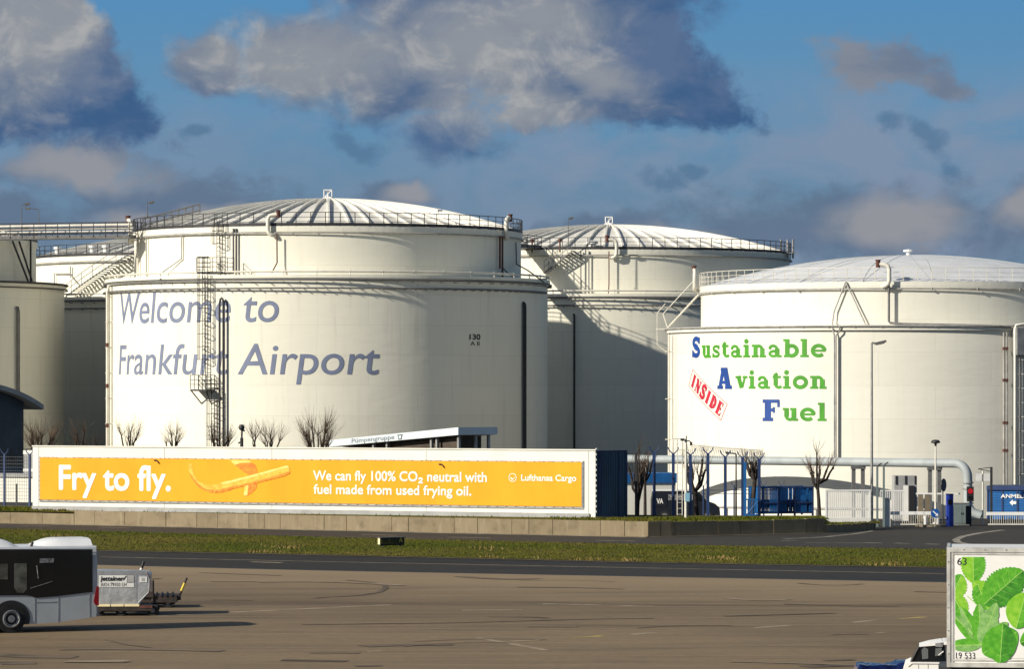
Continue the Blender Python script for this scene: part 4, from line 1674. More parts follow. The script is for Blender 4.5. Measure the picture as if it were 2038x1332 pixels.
def place_slab(T, s, px0, px1, y0, xh, m, r, fat=1.0):
    a0, a1 = T.phi(px0, r), T.phi(px1, r)
    g3 = fit(slab_text(s, 0.06, fat), a0 * r, a1 * r, y0, xh, 1.0)
    g3 = cut_columns(g3, 0.4)
    mb = MB()
    mb.add([T.pt(v[0] / r, r + 0.012 + 0.0025 * l, v[1]) for v, l in zip(g3[0], g3[2])], g3[1])
    return mb.build('lettering', M[m], T.t)


for (cap, rest, pc0, pc1, pr0, yb, capy) in (('S', 'ustainable', 1378, 1393.5, 1397, 711, 672), ('A', 'viation', 1428, 1457, 1464, 774, 733), ('F', 'uel', 1518, 1552, 1558, 838, 796)):
    a = T3.phi(pc0, s1)
    zb = T3.z(yb, a, s1)
    zc = T3.z(capy, a, s1)
    place_slab(T3, cap, pc0, pc1, zb, (zc - zb) / 1.50, 'letter_blue', s1, 1.22)
    a = T3.phi(1600, s1)
    zb = T3.z(yb, a, s1)
    place_slab(T3, rest, pr0, 1645, zb, 0.90, 'letter_green', s1, 1.12)

# the slanting stamp
A0, A1 = T3.phi(1371, s1), T3.phi(1446, s1)
c0 = (A0 * s1, T3.z(766, A0, s1))     # outer corners of the frame: left bottom, right bottom, then the tops
cor_px = [(1370.5, 768), (1435, 838), (1446.5, 804), (1379, 735)]
cor = []
for px, py in cor_px:
    a = T3.phi(px, s1)
    cor.append((a * s1, T3.z(py, a, s1)))
O = Vector(cor[0])
EX, EY = Vector(cor[1]) - O, Vector(cor[3]) - O


def stamp(u, v):
    return O + EX * u + EY * v


def stamp_mesh(g3, m, name, lift):
    g3 = cut_columns(([tuple(stamp(*v)) for v in g3[0]], g3[1], g3[2]), 0.35)
    mb = MB()
    mb.add([T3.pt(v[0] / s1, s1 + lift + 0.0025 * l, v[1]) for v, l in zip(g3[0], g3[2])], g3[1])
    return mb.build(name, M[m], T3.t)


vs, fs, lay = slab_text('INSIDE', 0.10, 1.35)
xm = max(v[0] for v in vs)
stamp_mesh(([(0.06 + 0.88 * v[0] / xm, 0.14 + 0.72 * v[1] / 1.42) for v in vs], fs, lay), 'letter_red', 'lettering', 0.012)
fr, ff = [], []
for (u0, v0, u1, v1) in ((0, 0, 1, .03), (0, .97, 1, 1), (0, .03, .010, .97), (.990, .03, 1, .97)):
    o = len(fr)
    fr += [(u0, v0), (u1, v0), (u1, v1), (u0, v1)]
    ff.append((o, o + 1, o + 2, o + 3))
stamp_mesh((fr, ff, [0] * len(fr)), 'letter_red', 'stamp_frame', 0.012)
# ------------------------------------------------------------------ billboard
PB = Plane((-29.47, 231.7), (34.28, -14.2))
L = PB.st(1185, 900)[0]
bb = thing('billboard', 'long white billboard hoarding with orange frying oil advert above the retaining wall', 'billboard', tuple(PB.O), PB.rz)
ZB, ZT = 0.68, 4.66
mb = MB()
mb.bb(0, L, 0, 0.30, ZB, ZT)
mb.bb(-0.03, L + 0.03, -0.06, 0.36, ZT, ZT + 0.07)
for k in range(13):
    mb.bb(L, L + 0.05, 0.02, 0.28, ZB + 0.4 + k * 0.3, ZB + 0.52 + k * 0.3)
panel = mb.build('panel_wall', M['panel_white'], bb)
mb = MB()
for px in (77, 327, 541, 848, 1171):
    s, z = PB.st(px, 900)
    mb.bb(s - 0.012, s + 0.012, -0.012, 0.01, ZB + .02, ZT - 0.02)
mb.build('panel_joint', M['plinth'], panel)
mb = MB()
mb.bb(-0.02, L - 0.35, -0.10, -0.002, ZB - 0.4, 1.02)
mb.build('plinth', M['plinth'], bb)
c4 = [PB.st(*q) for q in ((80, 994), (1158, 1010), (1158, 921), (80, 911))]
bs0, bs1 = c4[0][0], c4[1][0]
bz0, bz1 = (c4[0][1] + c4[1][1]) / 2, (c4[2][1] + c4[3][1]) / 2
mb = MB()
mb.bb(bs0, bs1, -0.05, -0.002, bz0, bz1)
ban = mb.build('banner', M['orange'], bb)
# slack lacing cord and eyelets round the banner
mb = MB()
rl = random.Random(2)


def lace(p, q, n):
    for i in range(n):
        f0, f1 = i / n, (i + 1) / n
        a = (p[0] + (q[0] - p[0]) * f0, p[1] + (q[1] - p[1]) * f0)
        b = (p[0] + (q[0] - p[0]) * f1, p[1] + (q[1] - p[1]) * f1)
        sag = rl.uniform(0.0, 0.03)
        m_ = ((a[0] + b[0]) / 2, (a[1] + b[1]) / 2)
        mb.tube([(a[0], -0.07, a[1]), (m_[0], -0.07, m_[1] + (sag if q[1] == p[1] and p[1] > 2 else -sag if q[1] == p[1] else 0)), (b[0], -0.07, b[1])], 0.014, 4)
        mb.box((a[0], -0.06, a[1]), (0.06, 0.04, 0.05))


lace((bs0 - .02, bz1 + .03), (bs1 + .02, bz1 + .03), 60)
lace((bs0 - .02, bz0 - .03), (bs1 + .02, bz0 - .03), 60)
lace((bs0 - .03, bz0), (bs0 - .03, bz1), 9)
lace((bs1 + .03, bz0), (bs1 + .03, bz1), 9)
mb.build('lacing', M['grey_steel'], ban)
mb = MB()
mb.bb(bs1 + 0.06, bs1 + 0.12, -0.06, -0.002, bz0 - .05, bz1 + .08)
mb.bb(bs0 - 0.05, bs1 + 0.12, -0.06, -0.002, bz0 - .14, bz0 - .10)
mb.build('banner_rail', M['alu_frame'], ban)
for px, py in ((313, 918), (880, 926)):
    s, z = PB.st(px, py)
    mb = MB()
    mb.tube([(s - .18, -.09, z + .04), (s - .02, -.11, z + .05), (s + .10, -.12, z - .05), (s + .16, -.12, z - .16)], 0.045, 5, r2=0.03)
    mb.build('loose_strap', M['brown_wall'], ban)


def ban_text(body, px0, px1, pyb, pyt, bolden, cap_h=0.70):
    a, b = PB.st(px0, pyb), PB.st(px0, pyt)
    s1_ = PB.st(px1, pyb)[0]
    g3 = fit(bold(glyphs(body), bolden), a[0], s1_, a[1], b[1] - a[1], cap_h)
    return flat_text('lettering', g3, M['white_print'], ban, lambda x, y, d: (x, -0.041 - d, y))


ban_text('Fry to fly.', 118, 341, 974, 926, 0.027)
ban_text('We can fly 100% CO\u2082 neutral with', 624, 970, 956, 937, 0.022)
ban_text('fuel made from used frying oil.', 625, 939, 983, 964.5, 0.022)
ban_text('Lufthansa Cargo', 1038, 1148, 957, 945, 0.024)
# round crane emblem
cx_, cz_ = PB.st(1021, 951)
mb = MB()
ring = arc(0, 0, 0.25, 0.25, 0, 360, 28)
vs = []
for (x, y) in ring[:-1]:
    vs += [(cx_ + x, -0.064, cz_ + y), (cx_ + x * 0.86, -0.064, cz_ + y * 0.86)]
n = len(ring) - 1
mb.add(vs, [(2 * i, 2 * i + 1, (2 * i + 3) % (2 * n), (2 * i + 2) % (2 * n)) for i in range(n)])
bird = [(-.20, .07), (-.06, -.02), (.02, -.08), (.10, .0), (.22, .04), (.08, -.06), (.02, -.13), (-.03, -.15), (-.10, -.06)]
mb.add([(cx_ + x, -0.066, cz_ + y) for x, y in bird], [tuple(range(len(bird)))])
mb.build('emblem', M['white_print'], ban)
# potato sticks laid out as a little aeroplane


def fry(name, poly, m, d):
    pts = [PB.st(*p) for p in poly]
    mb = MB()
    mb.add([(s, -0.05 - d, z) for s, z in pts], [tuple(range(len(pts)))])
    return mb.build(name, M[m], ban)


fry('potato_stick', [(376, 926), (379, 922), (383, 926), (387, 946), (397, 959), (415, 966), (440, 966), (462, 962), (462, 976), (440, 982), (418, 981), (398, 972), (384, 956), (377, 940)], 'fry', 0.010)
fry('potato_stick', [(377, 940), (384, 956), (398, 972), (418, 981), (440, 982), (462, 976), (462, 971), (436, 977), (410, 974), (392, 961), (381, 945)], 'fry_dark', 0.014)
fry('potato_stick', [(459, 916), (496, 917), (509, 926), (514, 942), (500, 948), (486, 940), (470, 927)], 'fry_dark', 0.018)
fry('potato_stick', [(459, 916), (496, 917), (502, 921), (480, 922), (468, 926)], 'fry_light', 0.022)
fry('potato_stick', [(489, 966), (513, 960), (511, 973), (500, 983), (491, 988), (486, 986)], 'fry_dark', 0.018)
fry('potato_stick', [(489, 966), (496, 965), (493, 987), (486, 986)], 'fry_light', 0.022)
fry('potato_stick', [(425, 966), (450, 958), (500, 946), (572, 927), (577, 930), (578, 943), (565, 949), (500, 965), (450, 977), (428, 982)], 'fry', 0.026)
fry('potato_stick', [(440, 962), (500, 947), (572, 927), (576, 930), (500, 951), (446, 965)], 'fry_light', 0.030)
fry('potato_stick', [(428, 982), (450, 977), (500, 965), (565, 949), (578, 943), (577, 939), (560, 945), (500, 961), (450, 972), (430, 977)], 'fry_dark', 0.030)

# blue corrugated wall running back from the billboard's end
PW = Plane((4.86, 217.55), (1.9, 3.0 - 0.0))
PW = Plane((4.86, 217.55), (1.0, 0.86))
LW = PW.st(1247, 950)[0]
w = thing('sheet_wall', 'dark blue sheet metal wall joining the right end of the billboard', 'wall', tuple(PW.O), PW.rz)
mb = MB()
mb.bb(0, LW, 0.0, 0.12, 0.82, 4.58)
for i in range(int(LW / 0.18)):
    mb.bb(0.05 + i * 0.18, 0.12 + i * 0.18, -0.03, 0.0, 0.82, 4.5)
mb.build('sheet', M['blue_sheet'], w)
mb = MB()
for px in (1193, 1232, 1246):
    s = PW.st(px, 950)[0]
    mb.bb(s - .05, s + .05, -0.07, -0.032, 0.82, 4.55)
mb.bb(-0.02, LW, -0.08, 0.16, 4.58, 4.66)
mb.build('post', M['blue_post'], w)
mb = MB()
mb.bb(-0.3, LW + 0.7, -0.35, 0.3, 0.55, 0.82)
mb.build('footing', M['kerb'], w)

# ------------------------------------------------------------------ bare pollarded trees


def tree(px, Y, zb, fork, kz, spread, limbs, twig, lab, seed, th=0.13, leader=False, ntw=16, dens=1.0):
    r = random.Random(seed)
    th *= 0.82
    p = at(px, 900, Y)
    t = thing('pollarded_tree', lab, 'tree', (p.x, p.y, zb), r.uniform(0, 6), 'bare pollarded trees')
    mb, tw = MB(), MB()
    lean = Vector((r.uniform(-.15, .15), r.uniform(-.15, .15), 0))
    f = Vector((0, 0, fork - zb)) + lean
    mb.tube([(0, 0, -0.1), lean * 0.4 + Vector((0, 0, (fork - zb) * .5)), f], th, 7, r2=th * 0.72)
    knobs = []
    for i in range(limbs):
        a = 2 * math.pi * i / limbs + r.uniform(-.4, .4)
        rad = spread * r.uniform(0.55, 1.05)
        e = Vector((math.cos(a) * rad, math.sin(a) * rad, kz[0] - zb + (kz[1] - kz[0]) * r.random()))
        st_ = f + Vector((0, 0, -r.uniform(0, 0.35)))
        m1 = st_.lerp(e, 0.5) + Vector((math.cos(a) * rad * .12, math.sin(a) * rad * .12, -abs(e.z - st_.z) * .16 + r.uniform(-.1, .1)))
        m2 = st_.lerp(e, 0.8) + Vector((r.uniform(-.06, .06), r.uniform(-.06, .06), r.uniform(-.1, .02)))
        mb.tube([st_, m1, m2, e], th * 0.66, 6, r2=th * 0.42)
        knobs.append((e, a))
        if r.random() < 0.75:
            e2 = m1 + Vector((math.cos(a + 1) * rad * .3, math.sin(a + 1) * rad * .3, r.uniform(.35, .7)))
            mb.tube([m1, m1.lerp(e2, .6) + Vector((.03, .03, -.03)), e2], th * 0.4, 5, r2=th * 0.26)
            knobs.append((e2, a + 0.5))
    if leader:
        e = f + Vector((r.uniform(-.1, .1), r.uniform(-.1, .1), kz[1] - fork + 0.75))
        mb.tube([f, f.lerp(e, .5) + Vector((.05, 0, 0)), e], th * 0.6, 6, r2=th * 0.3)
        knobs.append((e, 0))
        knobs.append((f.lerp(e, .6), 2))
    for e, a in knobs:
        kr = th * r.uniform(0.45, 0.7)
        mb.lathe([(0.01, -kr), (kr * .8, -kr * .6), (kr, 0), (kr * .7, kr * .7), (0.01, kr)], 7, c=tuple(e))
        for _ in range(int(ntw * r.uniform(.7, 1.2) * dens)):
            b = a + r.gauss(0, 1.1)
            out = abs(r.gauss(0.48, 0.30))
            l = twig * r.uniform(0.5, 1.4)
            d = Vector((math.cos(b) * out, math.sin(b) * out, 1)).normalized()
            m_ = e + d * l * .5 + Vector((math.cos(b), math.sin(b), 0)) * l * .06
            q = e + d * l
            tw.tube([e, m_, q], r.uniform(.008, .014), 3, r2=0.004, smooth=False, cap=False)
            if r.random() < .35:
                tw.tube([m_, m_ + (d + Vector((r.uniform(-.6, .6), r.uniform(-.6, .6), 0))).normalized() * l * .4], 0.007, 3, r2=0.003, smooth=False, cap=False)
    mb.build('trunk', M['bark'], t)
    tw.build('crown', M['twig'], t)
    return t


tree(82, 243, 0, 3.4, (4.6, 5.7), 0.85, 6, 1.05, 'bushy bare tree between the dark arched building and the billboard corner', 11, 0.14, dens=1.5)
tree(165, 245, 0, 3.2, (4.3, 5.4), 1.0, 5, 0.9, 'bare tree against the shadowed tank wall, above the billboard', 12, 0.14)
tree(258, 243, 0, 3.8, (4.75, 5.4), 0.55, 4, 1.15, 'leftmost bare tree in front of the lettered tank', 13, 0.12)
tree(344, 243, 0, 3.7, (4.55, 5.2), 0.5, 4, 0.95, 'bare twin-headed tree below the word Frankfurt', 14, 0.13, dens=1.2)
tree(438, 243, 0, 3.7, (4.7, 5.3), 0.75, 5, 1.05, 'bare tree behind the foot of the caged ladder', 15, 0.12)
tree(506, 246, 0, 4.0, (4.7, 5.1), 0.22, 2, 1.0, 'smallest bare tree right of the siren post', 16, 0.09)
tree(541, 243, 0, 3.8, (4.6, 5.2), 0.45, 4, 1.1, 'slender bare tree left of the widest one', 17, 0.12)
tree(631, 243, 0, 3.4, (4.7, 5.6), 0.85, 9, 1.25, 'widest bare tree with many knobs beside the pump house roof', 18, 0.13, ntw=20)
tree(1268, 221.5, 0.7, 2.0, (3.0, 3.9), 0.55, 6, 1.0, 'bare dark tree close to the blue sheet wall', 20, 0.16, leader=True, ntw=9)
tree(1284, 224, 0.5, 2.9, (3.7, 4.1), 0.5, 5, 0.5, 'bare tree with a dense head beside the dark post', 21, 0.13, ntw=9)
tree(1388, 224, 0.3, 2.3, (3.3, 4.0), 0.75, 5, 0.95, 'spreading bare tree behind the dark van', 22, 0.17, ntw=9)
tree(1497, 222, 0.5, 3.1, (3.6, 4.2), 0.5, 6, 0.8, 'thick-trunked bare tree left of the blue cage', 23, 0.20, leader=False, ntw=10)
tree(1631, 220.2, 0.75, 2.7, (3.0, 3.7), 0.85, 6, 0.85, 'bare candelabra tree left of the white sliding gate', 24, 0.15, leader=True, ntw=11)

# ------------------------------------------------------------------ posts, wires and fences by the verge


def fence_post(px, pyt, Y, zb, lab, m='blue_post', w=0.085, arms=True, grp='forked fence posts on the verge'):
    p = at(px, pyt, Y)
    t = thing('fence_post', lab, 'fence post', (p.x, p.y, zb), 0, grp)
    h = p.z - zb
    mb = MB()
    mb.box((0, 0, h / 2), (w * 2, w * 2, h))
    mb.build('post', M[m], t)
    if arms:
        for s in (-1, 1):
            mb = MB()
            mb.tube([(0, 0, h - .03), (s * .12, 0, h + .06), (s * .24, 0, h + .18), (s * .31, 0, h + .36)], 0.035, 5)
            mb.build('fork_arm', M[m], t)
    return t


names = ['first blue forked fence post right of the blue sheet wall', 'blue forked fence post left of the silver camera pole', 'blue forked fence post just right of the silver camera pole',
         'blue fence post beside the low dark lamp', 'blue forked fence post over the front of the dark van', 'blue fence post left of the thick-trunked tree', 'blue fence post at the left end of the blue cage']
for i, (px, pt) in enumerate(((1302, 901), (1340, 903), (1374, 905), (1409, 903), (1443.5, 909), (1478, 911), (1511, 914))):
    fence_post(px, pt, 221.0 - i * 0.12, 0.74, names[i])
fence_post(1266, 900, 220.2, 0.74, 'plain black post nearest the blue sheet wall', 'dark_steel', 0.075, False)
for px, pt, lab in ((1746, 930, 'dark green post with bent tip right beside the tall lamp post'), (1759, 928, 'dark green post left of the barrier')):
    t = fence_post(px, pt, 224, 0.0, lab, 'cabinet', 0.06, False, 'green posts at the gate')
    h = at(px, pt, 224).z
    MB().tube([(0, 0, h - .02), (.10, 0, h + .12), (.26, 0, h + .22)], 0.04, 5).build('fork_arm', M['dark_steel'], t)
t = thing('razor_wire', 'pale coil of razor wire strung above the pipe behind the fence posts', 'razor wire', tuple(at(1372, 897, 228)))
mb = MB()
e = at(1516, 908, 228) - at(1372, 897, 228)
pts = []
for i in range(640):
    f = i / 639
    a = f * 2 * math.pi * 42
    pts.append(e * f + Vector((0.06 * math.sin(a), 0.36 * math.cos(a), 0.36 * math.sin(a))))
mb.tube(pts, 0.012, 3, cap=False)
mb.tube([Vector((0, 0, .36)), e * .5 + Vector((0, 0, .30)), e + Vector((0, 0, .34))], 0.012, 3)
mb.build('coil', mat('pale_wire', (0.42, 0.38, 0.30), 0.6), t)

# silver camera pole
p = at(1365, 868, 217.5)
t = thing('camera_pole', 'tall silver camera pole with light blue box on the grass', 'pole', (p.x, p.y, 0.76))
h = p.z - 0.76
MB().tube([(0, 0, 0), (0, 0, h * .6), (0, 0, h)], 0.085, 10, r2=0.07).build('pole', M['white_steel'], t)
mb = MB()
mb.tube([(-.22, 0, h - .25), (.22, 0, h - .3), (.3, 0, h - .38)], 0.035, 5)
mb.box((-.2, -.05, h - .22), (.22, .2, .14))
mb.box((.3, -.05, h - .45), (.14, .2, .2))
mb.build('camera', M['dark_steel'], t)
MB().box((.08, -.12, at(0, 990, 217.5).z - .76), (.26, .16, .50)).build('sign_box', mat('light_blue_box', (0.22, 0.42, 0.55), .5), t)
# pale ladder frame behind it
p0, p1 = at(1340, 874, 224), at(1358, 874, 224)
t = thing('access_frame', 'pale tubular ladder frame standing behind the silver pole', 'frame', (p0.x, p0.y, 0))
wd = p1.x - p0.x
mb = MB()
for x in (0, wd * .45, wd):
    mb.tube([(x, 0, 0), (x, 0, p0.z)], 0.03, 5)
mb.tube([(0, 0, p0.z), (wd, 0, p0.z)], 0.03, 5)
z = 0.4
while z < p0.z:
    mb.tube([(wd * .45 + .0, 0, z), (wd, 0, z)], 0.02, 4)
    z += .35
mb.build('frame', M['white_steel'], t)

# low dark lamp and the siren post, other masts
mast('low lamp with dark curved head among the blue posts', tuple(Vector((at(1465, 905, 223).x, 223, 0.0))), at(0, 904, 223).z, -0.45, (0.16, 0.2, 0.12), 'dark_steel', r=0.05, head='box')
p = at(481, 880, 240)
t = thing('siren_post', 'dark post with a ball-shaped head above the billboard', 'post', (p.x, p.y, 0))
h = at(0, 855, 240).z
mb = MB()
mb.tube([(0, 0, 0), (0, 0, h - .55)], 0.11, 8)
mb.tube([(-.22, 0, h - .9), (0, 0, h - .75)], 0.05, 5)
mb.build('post', M['dark_steel'], t)
mb = MB()
mb.lathe([(0.01, -.2), (.14, -.16), (.20, 0), (.14, .16), (.01, .2)], 12, c=(0, 0, h + .12))
mb.tube([(0, 0, h - .6), (0.02, 0, h)], 0.06, 6)
mb.box((.12, 0, h - .08), (.16, .12, .1))
mb.build('siren_head', M['dark_steel'], t)

p = at(1735, 1052, 222)
t = mast('tall street lamp post at the white gate, head pointing right', (p.x, 222, 0), at(0, 683, 222).z, 0.14, (0.72, 0.26, 0.13), 'grey_steel', r=0.075, hm='rail_grey', tilt=-0.22)
p = at(1862, 1045, 229)
t = mast('white lamp post with dark mushroom head behind the entrance barrier', (p.x, 229, 0), at(0, 882, 229).z, 0, (0.58, 0.3, 0.20), 'white_steel', r=0.06, head='mushroom', hm='dark_steel')

# ------------------------------------------------------------------ big pale pipeline on trestles


def pl(x):
    return Vector((x, 265.9 - 0.68 * (x - 16.6), 3.1))


t = thing('pipeline', 'thick pale grey pipeline running on trestles before the right tank', 'pipeline', tuple(pl(4.0) - Vector((0, 0, 3.1))))
O = Vector(t.location)
mb = MB()
e = pl(29.9)
pts = [pl(x) - O for x in (2.0, 10.0, 16.0, 22.0, 27.0, 30.2)]
dd = (pl(30) - pl(20)).normalized()
c0 = pl(30.2) - O
for i in range(1, 8):
    a = R(90) * i / 7
    pts.append(c0 + dd * 0.95 * math.sin(a) + Vector((0, 0, -0.95 * (1 - math.cos(a)))))
last = pts[-1]
pts += [last + Vector((0, 0, -1.3)), last + Vector((0, 0, -1.9)), last + Vector((0.3, -.1, -2.35)), last + Vector((0.9, -.3, -2.6))]
mb.tube(pts, 0.30, 14)
mb.build('pipe', M['pipe_pale'], t)
for dz in (-0.35, -0.75, -1.75):
    MB().lathe([(.30, -.05), (.38, -.05), (.38, .05), (.30, .05)], 14, c=tuple(last + Vector((0, 0, dz))), smooth=False).build('flange', M['grey_steel'], t)
mb = MB()
for f in (0.22, 0.5, 0.72):
    c = pts[0].lerp(c0, f)
    for s in (-.02, .02):
        mb.tube([c - dd * .03, c + dd * .03], 0.315, 14)
mb.build('cladding_band', M['pipe_pale'], t)
for px, k in ((1283, 1), (1708, 2), (1860, 2)):
    lo_, hi_ = 0, 40
    for _ in range(40):
        m_ = (lo_ + hi_) / 2
        q = pl(m_)
        if CX + F * q.x / q.y < px:
            lo_ = m_
        else:
            hi_ = m_
    q = pl(lo_) - O
    mb = MB()
    for s in ((-.32, .32) if k == 2 else (0,)):
        mb.box((q.x + s, q.y, (q.z - .3 - 1) / 2), (.26, .3, q.z - .3 + 1))
    mb.box((q.x, q.y, q.z - .38), (1.0 if k == 2 else .6, .5, .2))
    if k == 2:
        mb.tube([(q.x - .3, q.y, q.z - .5), (q.x + .05, q.y, q.z - .05)], 0.08, 4)
    mb.build('trestle', M['concrete_shade' if k == 1 else 'rail_grey'], t)
# low pipe near the tank foot, its shadow lies along the wall
t = thing('low_pipe', 'thin low pipe on short feet along the foot of the right tank', 'pipe', (9.0, 262.0, -1))
MB().tube([(0, 4, .9), (6, 0.6, .9), (12, -2.2, .9), (20, -4.2, .9)], 0.09, 8).build('pipe', M['pipe_grey'], t)
for x, y in ((0.2, 3.9), (6, .6), (12, -2.2), (19.5, -4.1)):
    MB().box((x, y, .42), (.12, .12, .84)).build('foot', M['grey_steel'], t)

# ------------------------------------------------------------------ blue slatted cage
PCg = Plane((at(1512, 0, 222).x, 222.2), (1.0, 0.30))
Lc = PCg.st(1617, 990)[0]
t = thing('slatted_cage', 'blue cage of upright slats standing on the grass behind the concrete wall', 'cage', tuple(PCg.O + Vector((0, 0, .74))), PCg.rz)
hc = PCg.st(1560, 970)[1] - .74
mb = MB()
rs = random.Random(8)
for y in (0.0, 1.7):
    i = 0
    x = 0.0
    while x < Lc:
        if not (y == 0 and rs.random() < .10):
            mb.bb(x, x + 0.09, y - .02, y + .02, 0.1, hc)
        x += 0.125
for x in (0.0, Lc):
    y = 0.0
    while y < 1.7:
        mb.bb(x - .02, x + .02, y, y + .09, .1, hc)
        y += .13
mb.build('slat', M['blue_bright'], t)
mb = MB()
for x, y in ((0, -.04), (Lc * .35, -.04), (Lc * .66, -.04), (Lc, -.04), (0, 1.74), (Lc, 1.74)):
    mb.box((x, y, hc / 2), (.1, .1, hc + .06))
for z in (0.15, hc * .45, hc - .03):
    for y in (-.05, 1.75):
        mb.bb(0, Lc, y - .025, y + .025, z - .05, z + .05)
mb.bb(0.1, Lc - .1, .1, 1.6, .45, .9)
mb.build('frame', M['blue_post'], t)

# blue strip building and white wall behind the fence at left of it
p = at(1252, 940, 238)
t = thing('low_building', 'low white building with a blue roof strip behind the first bare tree', 'building', (p.x - 1, 238, -0.2), R(8))
mb = MB()
mb.bb(0, 4.0, 0, 3, 0, 2.45)
mb.build('wall', M['panel_white'], t)
mb = MB()
mb.bb(-.1, 4.1, -.12, 3.1, 2.45, 3.05)
mb.build('roof_strip', M['blue_bright'], t)
mb = MB()
mb.bb(2.6, 3.2, -.03, 0, .95, 1.5)
mb.build('window', M['glass'], t)

# ------------------------------------------------------------------ dark van behind the fence
p = at(1297, 1000, 233)
van = thing('parked_van', 'dark van with white roof edge parked behind the blue fence posts', 'van', (p.x, 233, 0.0))
LV = 4.25
prof = [(0, .35), (0, 1.30), (.08, 1.80), (.25, 1.88), (2.75, 1.88), (2.95, 1.80), (3.42, 1.25), (3.95, 1.08), (4.2, .85), (4.25, .38)]
mb = MB()
mb.prism(prof, 1.8, (0, 1.8, 0))
mb.build('body', M['navy'], van)
mb = MB()
mb.prism([(1.02, 1.32), (1.02, 1.68), (2.55, 1.68), (2.55, 1.32)], .02, (0, 0.0, 0))
mb.build('window', M['label_grey'], van)
mb = MB()
mb.prism([(2.66, 1.26), (2.66, 1.70), (2.86, 1.70), (3.25, 1.26)], .02, (0, 0.0, 0))
mb.build('door_window', M['glass'], van)
mb = MB()
mb.bb(.1, 2.85, -.03, 1.83, 1.885, 1.95)
mb.build('roof_rail', M['white'], van)
mb = MB()
mb.bb(0.05, .95, -.02, -.001, .9, 1.62)
pan = mb.build('side_panel', M['navy'], van)
g3 = fit(bold(glyphs('VA'), .04), .30, .72, 1.12, .30)
flat_text('lettering', g3, M['white'], van, lambda x, y, d: (x, -0.02 - d, y))
for x in (.8, 3.45):
    wl = MB()
    wl.tube([(x, -.02, .33), (x, .22, .33)], .33, 18)
    tr_ = wl.build('wheel', M['rubber'], van)
    MB().tube([(x, -.04, .33), (x, -.021, .33)], .19, 12).build('rim', M['rim'], tr_)
for x in (.8, 3.45):
    wl = MB()
    wl.tube([(x, 1.6, .33), (x, 1.82, .33)], .33, 18)
    wl.build('wheel', M['rubber'], van)

# ------------------------------------------------------------------ pump house
PP = Plane((at(655, 0, 250).x, 250.0), (at(912, 0, 240).x - at(655, 0, 250).x, -10.0))
Lp = PP.st(912, 860)[0]
t = thing('pump_house', 'pump house with pale sloping roof fascia and dark recessed front', 'building', tuple(PP.O), PP.rz)
zl_, zr_ = PP.st(655, 876.5)[1], PP.st(912, 851)[1]
th_l, th_r = 0.44, 0.48
DP = 3.3
sn = PP.rz
# slab roof (local y goes back)
mb = MB()
vs = []
for y in (0, DP):
    vs += [(0, y, zl_ - th_l), (Lp, y, zr_ - th_r), (Lp, y, zr_), (0, y, zl_)]
mb.add(vs, [(0, 1, 2, 3), (5, 4, 7, 6), (3, 2, 6, 7), (1, 0, 4, 5), (0, 3, 7, 4), (1, 5, 6, 2)])
mb.build('roof', M['fascia'], t)
mb = MB()
mb.add([(0.6, .7, 0), (Lp - .9, .7, 0), (Lp - .9, .7, zr_ - th_r - .1), (.6, .7, zl_ - th_l - .02), (0.6, DP - .6, 0), (Lp - .9, DP - .6, 0), (Lp - .9, DP - .6, zr_ - th_r - .1), (.6, DP - .6, zl_ - th_l - .02)],
       [(0, 1, 2, 3), (1, 5, 6, 2), (5, 4, 7, 6), (4, 0, 3, 7)])
mb.build('wall', M['brown_wall'], t)
for px in (735, 762, 850, 861):
    s, _ = PP.st(px, 880)
    f = s / Lp
    zt = zl_ + (zr_ - zl_) * f - (th_l + (th_r - th_l) * f) - .02
    MB().bb(s - .08, s + .08, .3, .5, 0, zt).build('column', M['grey_steel'], t)
for y in (.4, DP * .55, DP - .4):
    MB().bb(Lp - .5, Lp - .34, y - .08, y + .08, 0, zr_ - th_r - .02).build('column', M['grey_steel'], t)


def fascia_text(body, px0, px1, capm, bolden):
    s0_, s1_ = PP.st(px0, 880)[0], PP.st(px1, 880)[0]
    g3 = fit(bold(glyphs(body), bolden), s0_, s1_, 0, capm)

    def fn(x, y, d):
        f = x / Lp
        return (x, -d, zl_ + (zr_ - zl_) * f - 0.345 + y * 1.0)
    return flat_text('lettering', g3, M['grey_print'], t, lambda x, y, d: fn(x, y, d - .009))


fascia_text('P\u00fcmpengruppe', 700, 785, 0.29, 0.010)
s0_ = PP.st(792, 870)[0]
s1_ = PP.st(801, 870)[0]
zz = lambda s: zl_ + (zr_ - zl_) * s / Lp - 0.38
mb = MB()
wv = s1_ - s0_
for k, pp in enumerate(([(0.02, .26), (.12, .02)], [(wv - .02, .26), (wv - .12, .02)], [(-.02, .27), (wv + .02, .27)], [(.06, .0), (wv - .06, .0)])):
    (x0_, y0_), (x1_, y1_) = pp
    mb.tube([(s0_ + x0_, -.02 - .004 * k, zz(s0_ + x0_) + y0_), (s0_ + x1_, -.02 - .004 * k, zz(s0_ + x1_) + y1_)], .03, 4)
mb.build('lettering', M['grey_print'], t)

# ------------------------------------------------------------------ arched building, white wall and fence at left
p = at(47, 900, 250)
t = thing('arched_building', 'dark blue building with a curved grey roof at left edge', 'building', (p.x, 250, 0), R(40))
W_ = 9.0
za = lambda x: 6.05 + 2.3 * math.cos((x + 4.0) / 6.3 * math.pi / 2 * 0.78) if True else 0
mb = MB()
xs = [-8.0 + i * 0.5 for i in range(17)]


def archz(x):
    return 2.6 + math.sqrt(max(0.0, 81.0 - (x + 5.2) ** 2)) * 0.66


